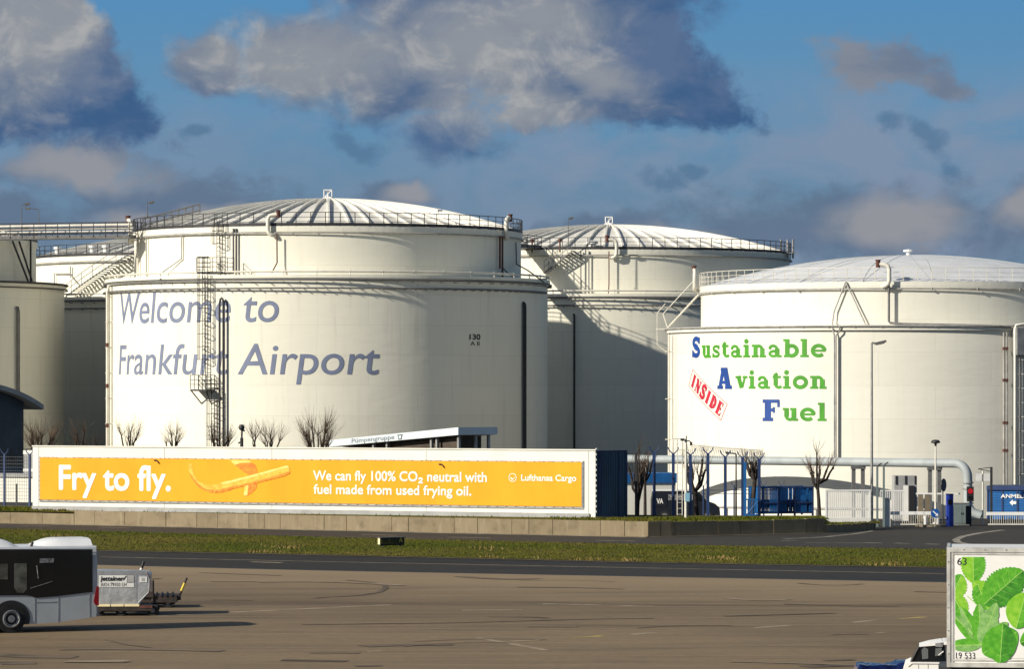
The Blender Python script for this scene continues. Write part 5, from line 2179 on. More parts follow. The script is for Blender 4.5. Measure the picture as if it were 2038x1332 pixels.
wall_top = [(x, archz(x) - .12) for x in xs]
mb.prism([(0, 3.05), ] + [(q[0], q[1]) for q in wall_top[::-1]] + [(-8, 3.05)], 8.0, (0, 8.0, 0))
mb.build('wall', M['build_dark'], t)
mb = MB()
mb.prism([(.01, 0), (.01, 3.05), (-8.01, 3.05), (-8.01, 0)], 8.04, (0, 8.02, 0))
mb.build('lower_wall', M['build_blue'], t)
xs2 = [-8.6 + i * 0.4 for i in range(25)]
xs2 = [x for x in xs2 if x <= 1.3]
mb = MB()
up = [(x, archz(x) + .22) for x in xs2]
dn = [(x, archz(x) - .10) for x in xs2]
mb.prism(dn + up[::-1], 9.4, (0, 8.5, 0))
mb.build('roof', M['concrete_shade'], t)
mb = MB()
mb.tube([(-.9, -.05, 3.6), (-.9, -.4, 3.6)], .12, 6)
mb.box((-.9, -.3, 3.62), (.3, .3, .2))
mb.build('wall_lamp', M['dark_steel'], t)
mb = MB()
for z in (3.2, 3.7, 4.2):
    mb.tube([(-6, -.9, z), (0.1, -.9, z)], 0.025, 4)
for x in (-6, -4.5, -3, -1.5, 0):
    mb.tube([(x, -.9, 2.9), (x, -.9, 4.2)], 0.03, 4)
mb.build('guard_rail', M['dark_steel'], t)

PWl = Plane((at(-60, 0, 243).x, 243.0), (10, -3.6))
t = thing('boundary_wall', 'low sunlit white wall with grey coping left of the billboard', 'wall', tuple(PWl.O), PWl.rz)
z0_, z1_ = PWl.st(30, 1000)[1], PWl.st(30, 950)[1]
s_end = PWl.st(75, 980)[0]
MB().bb(-3, s_end, 0, .3, z0_, z1_).build('wall', M['panel_white'], t)
MB().bb(-3, s_end, -.12, .42, z1_, z1_ + .24).build('coping', M['plinth'], t)
MB().bb(-3, s_end, .02, .3, -.5, z0_).build('base', M['navy'], t)  # dark strip paints in the shadow along the foot of the wall
# pale shed between building and billboard
p = at(47, 930, 247)
t = thing('small_shed', 'small pale shed with white bands between dark building and billboard', 'shed', (p.x, 247, 0), R(-15))
MB().bb(0, 1.6, 0, 2, 0, 3.9).build('wall', M['plinth'], t)
mb = MB()
mb.bb(-.02, 1.62, -.03, 2.02, 3.9, 4.15)
mb.bb(-.02, 1.62, -.03, 2.02, 2.75, 2.95)
mb.build('band', M['white'], t)
# chain link fence at left
PF = Plane((at(-40, 0, 236.5).x, 238.5), (10, -4.0))
t = thing('mesh_fence', 'dark wire mesh fence with forked posts left of the billboard', 'fence', tuple(PF.O), PF.rz)
zb_ = .72
ztop = PF.st(9, 905)[1]
Lf = PF.st(62, 950)[0]
for px in (9, 59):
    s, _ = PF.st(px, 950)
    mb = MB()
    mb.box((s, 0, (ztop + zb_) / 2), (.12, .12, ztop - zb_))
    for k in (-1, 1):
        mb.tube([(s, 0, ztop), (s + k * .2, 0, ztop + .14), (s + k * .28, 0, ztop + .36)], .035, 5)
    mb.build('post', M['blue_post'], t)
s, _ = PF.st(33, 950)
MB().box((s, 0, zb_ + .75), (.08, .08, 1.5)).build('post', M['dark_steel'], t)
mb = MB()
x = 0.0
while x < Lf:
    mb.tube([(x, -.02, zb_), (x, -.02, ztop - .1)], .010, 3, cap=False)
    x += .16
z = zb_ + .1
while z < ztop:
    mb.tube([(0, -.03, z), (Lf, -.03, z)], .010, 3, cap=False)
    z += .22
mb.build('mesh_panel', M['wire'], t)

# ------------------------------------------------------------------ gate and entrance
PG = Plane((at(1643, 0, 219.6).x, 219.8), (1.0, 0.12))
Lg = PG.st(1733, 1000)[0]
t = thing('sliding_gate', 'white barred sliding gate left of the tall lamp post', 'gate', tuple(PG.O), PG.rz)
zb_, zt_ = PG.st(1690, 1040)[1], PG.st(1690, 975)[1]
mb = MB()
mb.bb(0, Lg, -.05, .05, zb_, zb_ + .26)
mb.bb(0, Lg, -.05, .05, zt_ - .10, zt_)
mb.bb(0, .10, -.05, .05, zb_ + .26, zt_ - .1)
mb.bb(Lg - .1, Lg, -.05, .05, zb_ + .26, zt_ - .1)
mb.build('frame', M['white'], t)
n = 24
for i in range(1, n):
    x = Lg * i / n
    MB().bb(x - .036, x + .036, -.03, .03, zb_ + .26, zt_ - .1).build('bar', M['white'], t)
# second barred fence behind the barrier
PG2 = Plane((at(1752, 0, 229).x, 229.0), (1.0, 0.05))
t = thing('bar_fence', 'white upright bar fence behind the entrance barrier', 'fence', tuple(PG2.O), PG2.rz)
Lg2 = PG2.st(1800, 1000)[0]
zt_ = PG2.st(1775, 976)[1]
mb = MB()
mb.bb(0, Lg2, -.03, .03, zt_ - .08, zt_)
for i in range(14):
    x = Lg2 * i / 13
    mb.bb(x - .02, x + .02, -.02, .02, .3, zt_ - .08)
mb.build('bars', M['white'], t)


def barrier(px0, px1, pyb, Y, lab, post_px, skirt=True):
    p0, p1 = at(px0, pyb, Y), at(px1, pyb, Y)
    t = thing('barrier', lab, 'barrier', (p0.x, Y, 0), 0, 'entrance barriers')
    ln = p1.x - p0.x
    z = p0.z
    MB().bb(0, ln, -.04, .04, z - .10, z + .10).build('boom', M['white'], t)
    q = at(post_px, 0, Y).x - p0.x
    mb = MB()
    mb.bb(q - .17, q + .17, -.16, .16, 0, z + .85)
    mb.bb(q - .20, q + .20, -.19, .19, z + .85, z + .92)
    mb.build('pedestal', M['label_white'], t)
    if skirt:
        mb = MB()
        x = .25
        while x < ln:
            mb.bb(x - .014, x + .014, -.015, .015, .18, z - .1)
            x += .13
        mb.bb(.1, ln, -.02, .02, .10, .18)
        mb.build('skirt', M['white_steel'], t)
    return t


barrier(1770, 1868, 1022, 224.5, 'white entrance barrier with hanging skirt right of the green posts', 1766)
b2 = barrier(1963, 2062, 1023, 224.5, 'white barrier boom in front of the blue container at the right edge', 2056)
p = at(1861, 1022, 223.6)
t = thing('arrow_sign', 'round blue arrow sign on a short post at the barrier end', 'road sign', (p.x, 223.6, 0))
MB().tube([(0, 0, 0), (0, 0, p.z)], .03, 6).build('post', M['white_steel'], t)
dsk = MB().tube([(0, -.03, p.z), (0, -.05, p.z)], .26, 20).build('disc', M['sign_blue'], t)
mb = MB()
mb.prism([(-.16, .10), (.06, -.10), (.0, -.16), (.18, -.17), (.16, .01), (.11, -.05), (-.11, .15)], .004, (0, -.055, p.z))
mb.build('arrow', M['white'], dsk)
# traffic island and clutter
p = gp(1852, 1049)
t = thing('traffic_island', 'small kerbed traffic island under the arrow sign', 'traffic island', (p.x, p.y, 0))
mb = MB()
mb.lathe([(0.9, 0), (0.88, .12), (0.0, .14)], 20, smooth=False)
mb.xform(Matrix.Diagonal((1.0, .8, 1, 1)))
mb.build('kerb', M['kerb'], t)
mb = MB()
mb.lathe([(.12, .13), (.12, .62), (.0, .66)], 8, c=(-.3, 0, 0), smooth=False)
mb.lathe([(.10, .13), (.10, .5), (.0, .54)], 8, c=(.45, .1, 0), smooth=False)
mb.build('bollard', M['label_white'], t)

p = at(1890, 1048, 225)
t = thing('card_reader_column', 'bright royal blue column left of the grey cabinet', 'column', (p.x, 225, 0))
h = at(0, 985, 225).z
MB().bb(-.20, .20, -.2, .2, 0, h).build('housing', M['royal'], t)
mb = MB()
mb.bb(-.12, .12, -.215, -.202, h - .6, h - .3)
mb.build('screen', M['glass'], t)
MB().bb(-.22, .22, -.22, .22, h, h + .05).build('cap', M['navy'], t)
p = at(1914, 1046, 226.5)
t = thing('switch_cabinet', 'grey-green double door cabinet between blue column and pipe foot', 'cabinet', (p.x, 226.5, 0))
h = at(0, 1003, 226.5).z
MB().bb(-.48, .48, -.2, .3, 0.08, h).build('housing', M['cabinet'], t)
mb = MB()
mb.bb(-.51, .51, -.24, .33, h, h + .05)
mb.bb(-.46, .46, -.18, .28, 0, .08)
mb.build('cap', M['grey_steel'], t)
for s in (-1, 1):
    d_ = MB().bb(s * .235 - .22, s * .235 + .22, -.215, -.2, .14, h - .06).build('door', M['cabinet'], t)
    MB().bb(s * .05 - .015, s * .05 + .015, -.24, -.215, h * .5, h * .5 + .12).build('handle', M['black'], d_)
# traffic light
p = at(1931, 1048, 226)
t = thing('signal_light', 'short signal post with a round red light beside the pipe foot', 'traffic light', (p.x, 226, 0))
h = at(0, 978, 226).z
MB().bb(-.05, .05, -.05, .05, 0, h - .3).build('post', M['blue_post'], t)
hd = MB().bb(-.20, .20, -.12, .12, h - .62, h + .26).build('housing', M['black'], t)
MB().tube([(0, -.125, h), (0, -.16, h)], .16, 16).build('red_lamp', M['red'], hd)
MB().tube([(0, -.125, h - .4), (0, -.14, h - .4)], .12, 16).build('dark_lamp', M['glass'], hd)
mb = MB().bb(-.28, .05, -.2, -.06, .1, 1.2)
mb.build('base_box', M['navy'], t)
# white post with twin plates
p = at(1956, 1046, 227)
t = thing('plate_post', 'white post carrying two white plates above the cabinet row', 'sign post', (p.x, 227, 0))
h = at(0, 938, 227).z
MB().tube([(0, 0, 0), (0, 0, h)], .05, 8).build('post', M['white_steel'], t)
for s in (-1, 1):
    MB().bb(s * .24 - .18, s * .24 + .18, -.08, -.05, h - .60, h - .16).build('plate', M['label_white'], t)
p = at(1973, 1000, 229)
t = thing('bracket_post', 'dark post with a side arm behind the twin plates', 'post', (p.x, 229, 0))
h = at(0, 930, 229).z
mb = MB().box((0, 0, h / 2), (.14, .14, h))
mb.tube([(-.8, 0, h - .12), (0, 0, h - .02)], .03, 4)
mb.tube([(-.8, 0, h - .12), (0, 0, h - .28)], .03, 4)
mb.build('post', M['dark_steel'], t)
# round mirror seen from its dark back
p = at(1878, 1045, 230)
t = thing('traffic_mirror', 'dark oval traffic mirror on a post above the blue column', 'mirror', (p.x, 230, 0), R(60))
h = at(0, 966, 230).z
MB().tube([(0, .05, 0), (0, .05, h + .1)], .035, 6).build('post', M['dark_steel'], t)
mb = MB()
mb.tube([(0, -.02, h), (0, .02, h)], .40, 20)
mb.build('mirror_disc', M['black'], t)
# grey utility hut with white door post
p = at(1780, 1000, 234)
t = thing('utility_hut', 'dark grey utility hut with a white door behind the barrier', 'hut', (p.x, 234, 0))
h = at(0, 948, 234).z
MB().bb(0, 1.40, 0, 1.5, 0, h).build('wall', M['concrete_shade'], t)
MB().bb(.56, .86, -.03, 0, 0, at(0, 967, 234).z).build('door', M['white'], t)
mb = MB()
for x in (0.12, .7, 1.3):
    mb.bb(x - .05, x + .05, -.045, -.031, at(0, 965, 234).z, h + .02)
mb.build('post', M['black'], t)
MB().bb(.86, 1.2, -.5, -.02, 0, at(0, 967, 234).z).build('side_box', M['black'], t)
# grey concrete blocks
p = at(1832, 1020, 231)
t = thing('concrete_pillar', 'pair of pale concrete pillars under the thin white rail', 'pillar', (p.x, 231, 0))
for x in (0, .42):
    MB().bb(x - .15, x + .15, -.15, .15, 0, at(0, 985, 231).z).build('pillar', M['kerb'], t)
MB().bb(-.3, 2.4, -.2, -.16, at(0, 983, 231).z - .05, at(0, 983, 231).z + .05).build('rail', M['white'], t)
# blue container office with white notice
PBl = Plane((at(1966, 0, 233).x, 233.0), (1.0, -0.30))
t = thing('site_container', 'bright blue ribbed container with white notice and left arrow', 'container', tuple(PBl.O), PBl.rz)
zb_, zt_ = PBl.st(1990, 1022)[1], PBl.st(1990, 976)[1]
mb = MB()
mb.bb(0, 5.5, 0, 2.4, 0.15, zt_)
for i in range(9):
    z = zb_ + i * (zt_ - zb_) / 9
    mb.bb(.05, 5.45, -.03, 0, z, z + .07)
mb.build('body', M['blue_bright'], t)
MB().bb(-.06, 5.56, -.12, 2.5, zt_, zt_ + .26).build('roof_edge', M['blue_post'], t)
for px in (1966, 1995, 2025):
    s = PBl.st(px, 1000)[0]
    MB().bb(s - .05, s + .05, -.055, -.032, .15, zt_).build('rib', M['blue_post'], t)
for k, (px, py, px2, py2) in enumerate(((1992, 991.5, 2078, 983),)):
    a, b = PBl.st(px, py), PBl.st(px2, py2)
    g3 = fit(bold(glyphs('ANMELDUNG'), .03), a[0], b[0], a[1], .23)
    flat_text('lettering', g3, M['white'], t, lambda x, y, d: (x, -0.058 - d, y))
s, z = PBl.st(2016, 1001)
mb = MB()
mb.prism([(-.20, 0), (0, .20), (0, .09), (.21, .09), (.21, -.09), (0, -.09), (0, -.20)], .006, (s, -.06, z))
mb.build('arrow', M['white'], t)

# low rail with short forked posts between the tall fence posts and the tank
p0, p1 = at(1396, 976, 228), at(1560, 976, 228)
t = thing('rail_fence', 'thin low rail fence between the dark van and the blue cage', 'fence', (p0.x, 228, 0))
ln = p1.x - p0.x
mb = MB()
mb.tube([(0, 0, p0.z), (ln, 0, p0.z)], .03, 5)
mb.tube([(0, 0, p0.z - .22), (ln, 0, p0.z - .22)], .02, 5)
mb.build('rail', M['rail_grey'], t)
for px in (1400, 1461, 1520, 1555):
    x = at(px, 0, 228).x - p0.x
    h = p0.z + .25
    mb = MB()
    mb.tube([(x, 0, 0), (x, 0, h)], .05, 5)
    for s in (-1, 1):
        mb.tube([(x, 0, h), (x + s * .14, 0, h + .12), (x + s * .17, 0, h + .3)], .022, 4)
    mb.build('post', M['blue_post'], t)
# broad blue gate leaf left of the cage
p = at(1480, 1000, 220.0)
t = thing('gate_leaf', 'narrow blue lattice gate leaf with brace left of the blue cage', 'gate', (p.x, 220.0, .74))
w_ = at(1512, 0, 220).x - p.x
mb = MB()
mb.bb(0, .16, -.05, .05, 0, 3.2)
mb.bb(.16, w_, -.03, .03, .08, .16)
mb.bb(.16, w_, -.03, .03, .98, 1.06)
mb.tube([(.16, 0, .12), (w_, 0, 1.02)], .04, 4)
for k in range(5):
    x = .25 + k * (w_ - .3) / 5
    mb.bb(x - .025, x + .025, -.02, .02, .16, .98)
mb.build('frame', M['blue_bright'], t)
# ------------------------------------------------------------------ airport bus, cropped by the left edge
PBs = Plane((at(195, 0, 129.6).x, 129.6), (1.0, 0.40))
bus = thing('airport_bus', 'silver white airport bus with dark windows, cut off by the left edge', 'bus', tuple(PBs.O), PBs.rz)


def B(px, py):
    s, z = PBs.st(px, py)
    return s, z


ZR = 2.90            # roof
BWD = 2.5
mb = MB()
stn = [(0.0, .62, .06), (-.06, .50, 0), (-.5, .44, 0), (-1.3, .34, 0), (-2.2, .30, 0), (-11.8, .30, 0), (-11.95, .35, .08)]


def section(x, zb, ins):
    r = .22
    pr = [(ins, zb), (ins - .0, 1.1), (ins + .02, 2.2), (ins + .05, ZR - r), (ins + .05 + r * .3, ZR - r * .3), (ins + .05 + r, ZR)]
    pr = [(y, z) for y, z in pr]
    return [(x, y, z) for y, z in pr] + [(x, BWD - y, z) for y, z in pr[::-1]]


secs = [section(*s) for s in stn]
n = len(secs[0])
vs = [p for s in secs for p in s]
fs = [(i * n + j, i * n + (j + 1) % n, (i + 1) * n + (j + 1) % n, (i + 1) * n + j) for i in range(len(secs) - 1) for j in range(n)]
mb.add(vs, fs)
mb.add(secs[0], [tuple(range(n))])
mb.add(secs[-1], [tuple(range(n))[::-1]])
body = mb.build('body', M['bus_paint'], bus)
# body seams
mb = MB()
for seg in (((69, 1191), (69, 1243)), ((116, 1188), (116, 1243)), ((178, 1178), (178, 1232)), ((69, 1200), (116, 1199))):
    (a, b), (c, d) = B(*seg[0]), B(*seg[1])
    mb.tube([(a, -.004, b), (c, -.004, d)], .008, 4)
mb.build('body_seam', M['label_grey'], body)
mb = MB()
mb.bb(-11.9, -.03, .10, BWD - .10, ZR - .03, ZR + .035)
mb.bb(-11.9, -.05, .045, .10, ZR - .18, ZR - .02)
mb.build('roof', M['bus_roof'], bus)
# side glazing
gpts = [B(*q) for q in ((184, 1094), (184, 1179), (112, 1188), (72, 1191), (64, 1188), (54, 1186), (-30, 1186), (-200, 1186), (-420, 1186), (-420, 1094))]
mb = MB()
mb.prism([(a, b) for a, b in gpts][::-1], .012, (0, -.004, 0))
glz = mb.build('side_glazing', M['glass'], bus)
for q in ([(0, 1123), (15, 1123), (15, 1154), (0, 1154)], [(28, 1122), (53, 1122), (53, 1174), (46, 1181), (34, 1180), (28, 1170)], [(-40, 1123), (-8, 1123), (-8, 1175), (-40, 1175)]):
    mb = MB()
    mb.prism([B(*p) for p in q][::-1], .006, (0, -.018, 0))
    mb.build('window_pane', M['glass_pale'], glz)
a, b = B(79, 1121), B(107, 1112)
mb = MB()
mb.bb(a[0], b[0], -.026, -.017, a[1], b[1])
mb.build('destination_panel', M['label_grey'], glz)
mb = MB()
mb.tube([(B(60, 1172)[0], -.02, B(60, 1172)[1]), (B(104, 1158)[0], -.02, B(104, 1158)[1])], .012, 4)
mb.tube([(B(73, 1126)[0], -.02, B(73, 1126)[1]), (B(76, 1152)[0], -.02, B(76, 1152)[1])], .02, 4)
mb.build('interior_rail', M['label_grey'], glz)
# rounded roof units


def pod(px0, px1, pyt, tail):
    a, b = B(px0, 1090)[0], B(px1, 1090)[0]
    zt = B(px1, pyt)[1]
    mb = MB()
    N_ = 9
    vs, k = [], 0
    for i in range(N_ + 1):
        f = i / N_
        x = a + (b - a) * f
        hh = (zt - ZR) * (min(1, (math.sin(min(1, f * 2.2) * math.pi / 2)) ** .7) if tail else min(1, (math.sin(min(1, (1 - f) * 2.2 + .0) * math.pi / 2)) ** .7))
        row = []
        for j in range(9):
            g = j / 8
            y = .16 + (BWD - .32) * g
            row.append((x, y, ZR + .03 + max(0, hh) * (1 - abs(2 * g - 1) ** 5)))
        vs += row
    fs = [(i * 9 + j, i * 9 + j + 1, i * 9 + j + 10, i * 9 + j + 9) for i in range(N_) for j in range(8)]
    mb.add(vs, fs, True)
    e = N_ * 9 if tail else 0
    mb.add([vs[e + j] for j in range(9)] + [(vs[e][0], vs[e + 8][1], ZR), (vs[e][0], vs[e][1], ZR)], [tuple(range(11))])
    return mb.build('roof_unit', M['bus_roof'], bus)


pod(85, 187, 1074, True)
pod(-60, 42, 1074, False)
mb = MB()
x, _ = B(66, 1085)
mb.tube([(x, .3, ZR), (x + .06, .3, ZR + .2)], .05, 6)
mb.build('roof_antenna', M['black'], bus)
# wheel, arch
wx, wz = B(22, 1232)
wr = .49
mb = MB()
mb.prism([(wx + .66 * math.cos(R(a)), max(.29, .50 + .62 * math.sin(R(a)))) for a in range(-20, 201, 10)], .010, (0, -.004, 0))
mb.build('wheel_arch', M['black'], bus)
mb = MB()
mb.tube([(wx, -.03, wr), (wx, .28, wr)], wr, 28)
wh = mb.build('wheel', M['rubber'], bus)
mb = MB()
mb.lathe([(.30, 0), (.31, .03), (.27, .045), (.24, -.0), (.12, -.01), (.12, .05), (.0, .055)], 22, smooth=False)
mb.xform(Matrix.Translation((wx, -.033, wr)) @ Matrix.Rotation(R(90), 4, 'X'))
mb.build('rim', M['rim'], wh)
for x, y in ((wx, BWD - .3), (wx - 5.9, 0), (wx - 5.9, BWD - .3)):
    MB().tube([(x, y, wr), (x, y + .3, wr)], wr, 24).build('wheel', M['rubber'], bus)
mb = MB()
a, b = B(190, 1168), B(190, 1205)
mb.prism([(-.16, b[1] + .12), (-.10, b[1]), (.03, b[1] - .03), (.03, a[1]), (-.05, a[1])], .012, (0, -.004, 0))
mb.build('tail_light', M['red_lens'], bus)
MB().bb(-.35, .06, .05, BWD - .05, .50, .62).build('bumper', M['label_grey'], bus)

# ------------------------------------------------------------------ container dolly with its container
YD = 137.8
PD = Plane((at(180, 0, YD).x, YD), (1.0, 0.05))


def D(px, py):
    return PD.st(px, py)


dol = thing('container_dolly', 'low baggage dolly with dark wheels carrying the silver container', 'dolly', tuple(PD.O), PD.rz)
xe = D(302, 1210)[0]
zd = D(250, 1208)[1]
mb = MB()
mb.bb(0, xe, 0, 1.9, zd - .16, zd)
mb.bb(0.1, xe - .1, .3, 1.6, zd - .22, zd - .16)
mb.build('deck', M['dolly'], dol)
mb = MB()
for p0, p1 in ((181, 219), (221, 246), (248, 277)):
    mb.bb(D(p0, 0)[0], D(p1, 0)[0], -.03, .06, zd + .0, zd + .085)
mb.build('guide_rail', M['pale_yellow'], dol)
mb = MB()
mb.bb(D(277, 0)[0], xe + .02, -.02, .1, zd - .06, zd + .04)
mb.build('end_rail', M['rust'], dol)
for px in (196, 240, 303):
    for y in (0.12, 1.6):
        x = D(px, 0)[0]
        wl = MB().tube([(x, y, .20), (x, y + .14, .20)], .20, 16).build('wheel', M['rubber'], dol)
        MB().tube([(x, y - .012, .20), (x, y - .001, .20)], .09, 10).build('rim', M['rim'], wl)
mb = MB()
mb.tube([(xe - .1, .2, zd - .1), (xe + .12, .3, zd - .2), (xe + .15, .8, zd - .25)], .10, 6)
mb.box((xe + .02, .35, zd - .12), (.35, .4, .3))
mb.build('coupling', M['dolly'], dol)

c = thing('cargo_container', 'dented silver air cargo container with slanted corner and white stickers', 'container', tuple(PD.O + Vector((0, .12, zd + .01))), PD.rz)
zc = zd + .01


def Cp(px, py):
    s, z = D(px, py)
    return s, z - zc


prof = [(0, 0), Cp(273, 1204), Cp(297, 1179), Cp(298, 1146), Cp(294, 1140), Cp(200, 1137.5), (0, Cp(200, 1138)[1])]
prof[1] = (prof[1][0], 0)
mb = MB()
mb.prism(prof, 1.5, (0, 1.5, 0))
body = mb.build('body', M['alu'], c)
mb = MB()
top = Cp(250, 1138)[1]
mb.bb(0, Cp(296, 0)[0], -.012, 0.02, top - .13, top + .01)
mb.bb(0, Cp(273, 0)[0], -.014, 0.02, 0, .07)
x = Cp(269, 0)[0]
mb.bb(x - .05, x + .05, -.010, 0, .07, top - .13)
q = [Cp(273, 1204), Cp(297, 1179), Cp(298, 1146)]
for i in range(2):
    mb.tube([(q[i][0] - .02, 0, max(.02, q[i][1])), (q[i + 1][0] - .02, 0, q[i + 1][1])], .018, 5)
mb.build('frame', M['alu_frame'], c)
st1, st2 = Cp(196, 1170), Cp(266, 1146)
mb = MB()
mb.bb(st1[0], Cp(252, 0)[0], -.020, -.013, st1[1], st2[1])
mb.bb(Cp(252, 0)[0], st2[0], -.020, -.013, st1[1], Cp(0, 1162)[1])
lab_ = mb.build('sticker', M['label_white'], c)
mb = MB()
mb.bb(Cp(253, 0)[0], st2[0], -.021, -.013, Cp(0, 1160.5)[1], st2[1])
mb.build('code_patch', M['concrete_shade'], c)
mb = MB()
a, b = Cp(277, 1160), Cp(292, 1149)
mb.bb(a[0], b[0], -.020, -.013, a[1], b[1])
s2_ = mb.build('sticker', M['label_white'], c)
a, b = Cp(281, 1158), Cp(288, 1151)
MB().bb(a[0], b[0], -.023, -.0205, a[1], b[1]).build('print', M['concrete_shade'], s2_)


def ctext(body_, px0, px1, pyb, cap, bd, m='black', shear=0):
    a, b = Cp(px0, pyb), Cp(px1, pyb)
    return flat_text('lettering', fit(bold(glyphs(body_, shear), bd), a[0], b[0], a[1], cap), M[m], c, lambda x, y, d: (x, -.0095 - d, y), .0008)


ctext('jettainer', 199, 246, 1157, .16, .05, 'black', .1)
mb = MB()
a = Cp(243, 1156)
mb.prism([(a[0], a[1]), (a[0] + .05, a[1] - .0), (a[0] + .16, a[1] + .17), (a[0] + .12, a[1] + .16)], .002, (0, -.028, 0))
mb.build('tick_mark', M['black'], c)
ctext('AKH 79103 LH', 199.5, 251, 1168, .125, .03, 'label_grey')
mb = MB()
x0_, z0_ = Cp(292, 1140)
mb.tube([(x0_, -.02, z0_), (x0_ + .14, -.03, z0_ - .35), (x0_ + .10, -.03, z0_ - .6), (x0_ + .02, -.02, z0_ - .85)], .012, 4)
mb.build('strap', M['rust'], c)

# second dolly, empty, with raised tow bar
Y2 = 142.8
P2 = Plane((at(272, 0, Y2).x, Y2), (1.0, 0.05))
d2 = thing('empty_dolly', 'empty dark dolly with raised yellow and black tow bar', 'dolly', tuple(P2.O), P2.rz)
zd2 = P2.st(320, 1187)[1]
xe2 = P2.st(352, 0)[0]
mb = MB()
mb.bb(0, xe2, 0, 1.7, zd2 - .25, zd2)
for k in range(7):
    mb.tube([(.1 + k * .2, -.04, zd2 + .02), (.1 + k * .2, 1.7, zd2 + .02)], .05, 6)
mb.bb(.1, xe2 - .1, .2, 1.4, zd2 - .34, zd2 - .24)
mb.build('deck', M['dolly'], d2)
for px in (300, 334):
    for y in (.1, 1.45):
        x = P2.st(px, 0)[0]
        wl = MB().tube([(x, y, .19), (x, y + .14, .19)], .19, 16).build('wheel', M['rubber'], d2)
        MB().tube([(x, y - .012, .19), (x, y - .001, .19)], .08, 10).build('rim', M['rim'], wl)
x0_, z0_ = P2.st(355, 1190)
xt, zt_ = P2.st(371, 1152)
lo, hi = Vector((x0_, .5, z0_)), Vector((xt, .5, zt_))
mb = MB()
mb.tube([lo - Vector((.2, 0, .0)), lo, lo.lerp(hi, .3)], .05, 6)
mb.tube([lo.lerp(hi, .72), hi], .045, 6)
mb.box(tuple(lo + Vector((-.1, 0, -.02))), (.35, .5, .2))
tb = mb.build('tow_bar', M['dolly'], d2)
MB().tube([lo.lerp(hi, .3), lo.lerp(hi, .72)], .048, 6).build('yellow_sleeve', M['yellow'], tb)
mb = MB()
xp, _ = P2.st(304, 0)
zt_ = P2.st(304, 1156)[1]
mb.tube([(xp, 0, zd2 - .2), (xp, 0, zt_)], .055, 6)
mb.tube([(xp - .12, .02, zt_ - .0), (xp - .02, .0, zt_ - .25), (xp, 0, zd2)], .03, 5)
mb.build('stake', M['dolly'], d2)
mb = MB()
mb.box((P2.st(292, 0)[0], -.03, zd2 + .06), (.5, .1, .22))
mb.build('side_box', M['dolly'], d2)
# striped tow bar of a third dolly hidden behind the container
p = at(280, 1140, 146)
t = thing('striped_tow_bar', 'striped black and pale tow bar sticking up behind the silver container', 'tow bar', (p.x - .15, 146, 0))
tp = at(286, 1118, 146).z
mb = MB()
mb.tube([(-.35, 0, .25), (0, 0, tp * .45), (.12, 0, tp * .72)], .05, 6)
mb.bb(-1.2, -.2, -.4, .8, .2, .45)
mb.build('bar', M['yellow'], t)
mb = MB()
mb.tube([(.12, 0, tp * .72), (.19, 0, tp * .84)], .055, 6)
mb.build('pale_sleeve', M['label_white'], t)
MB().tube([(.19, 0, tp * .84), (.27, 0, tp)], .055, 6).build('grip', M['black'], t)
mb = MB()
for x in (-1.0, -.4):
    mb.tube([(x, -.45, .19), (x, -.32, .19)], .19, 14)
mb.build('wheel', M['rubber'], t)

# ------------------------------------------------------------------ taxiway sign on the grass
p = at(757, 1091, 195.5)
t = thing('taxiway_sign', 'small black taxiway sign box with a bright end face on the grass verge', 'sign', (p.x, 195.5, 0.05), R(30))
# local x runs along the face, which looks to the right of the camera
hh = at(0, 1070, 195.5).z - .1
ln = 1.42
mb = MB()
mb.prism([(.0, .10), (.0, hh - .02), (.05, hh), (.20, hh), (.26, hh - .02), (.26, .10), (.20, .06), (.05, .06)], ln, (0, 0, 0), (0, 1, 0), (0, 0, 1))
t0 = mb.build('housing', M['black'], t)
MB().prism([(.02, .12), (.02, hh - .05), (.06, hh - .02), (.20, hh - .02), (.24, hh - .05), (.24, .12)], -.02, (0, 0, 0), (0, 1, 0), (0, 0, 1)).build('end_face', M['pale_yellow'], t)
mb = MB()
mb.bb(-.03, ln + .03, -.03, .29, hh, hh + .04)
mb.build('lid', M['rail_grey'], t)
mb = MB()
for x in (.2, ln - .2):
    mb.bb(x - .05, x + .05, .08, .18, -.05, .08)
mb.build('foot', M['grey_steel'], t)
MB().bb(.05, ln * .70, -.014, -.001, .14, hh - .06).build('face_panel', mat('olive_yellow_face', (.10, .085, .012), .5, .2, 2), t)
flat_text('lettering', fit(bold(glyphs('N 10'), .03), .18, ln * .66, .22, .26), M['black'], t, lambda x, y, d: (x, -.015 - d, y))
flat_text('lettering', fit(bold(glyphs('A'), .03), ln * .76, ln * .92, .22, .26), M['yellow'], t, lambda x, y, d: (x, -.003 - d, y))

# ------------------------------------------------------------------ catering truck with herb picture, cut off at right
YT = 90.0
PT = Plane((at(1885, 0, YT).x, YT), (1.0, -0.122))
tr = thing('catering_truck', 'white catering truck box with green herb leaf picture at right edge', 'truck', tuple(PT.O), PT.rz)


def Tp(px, py):
    return PT.st(px, py)


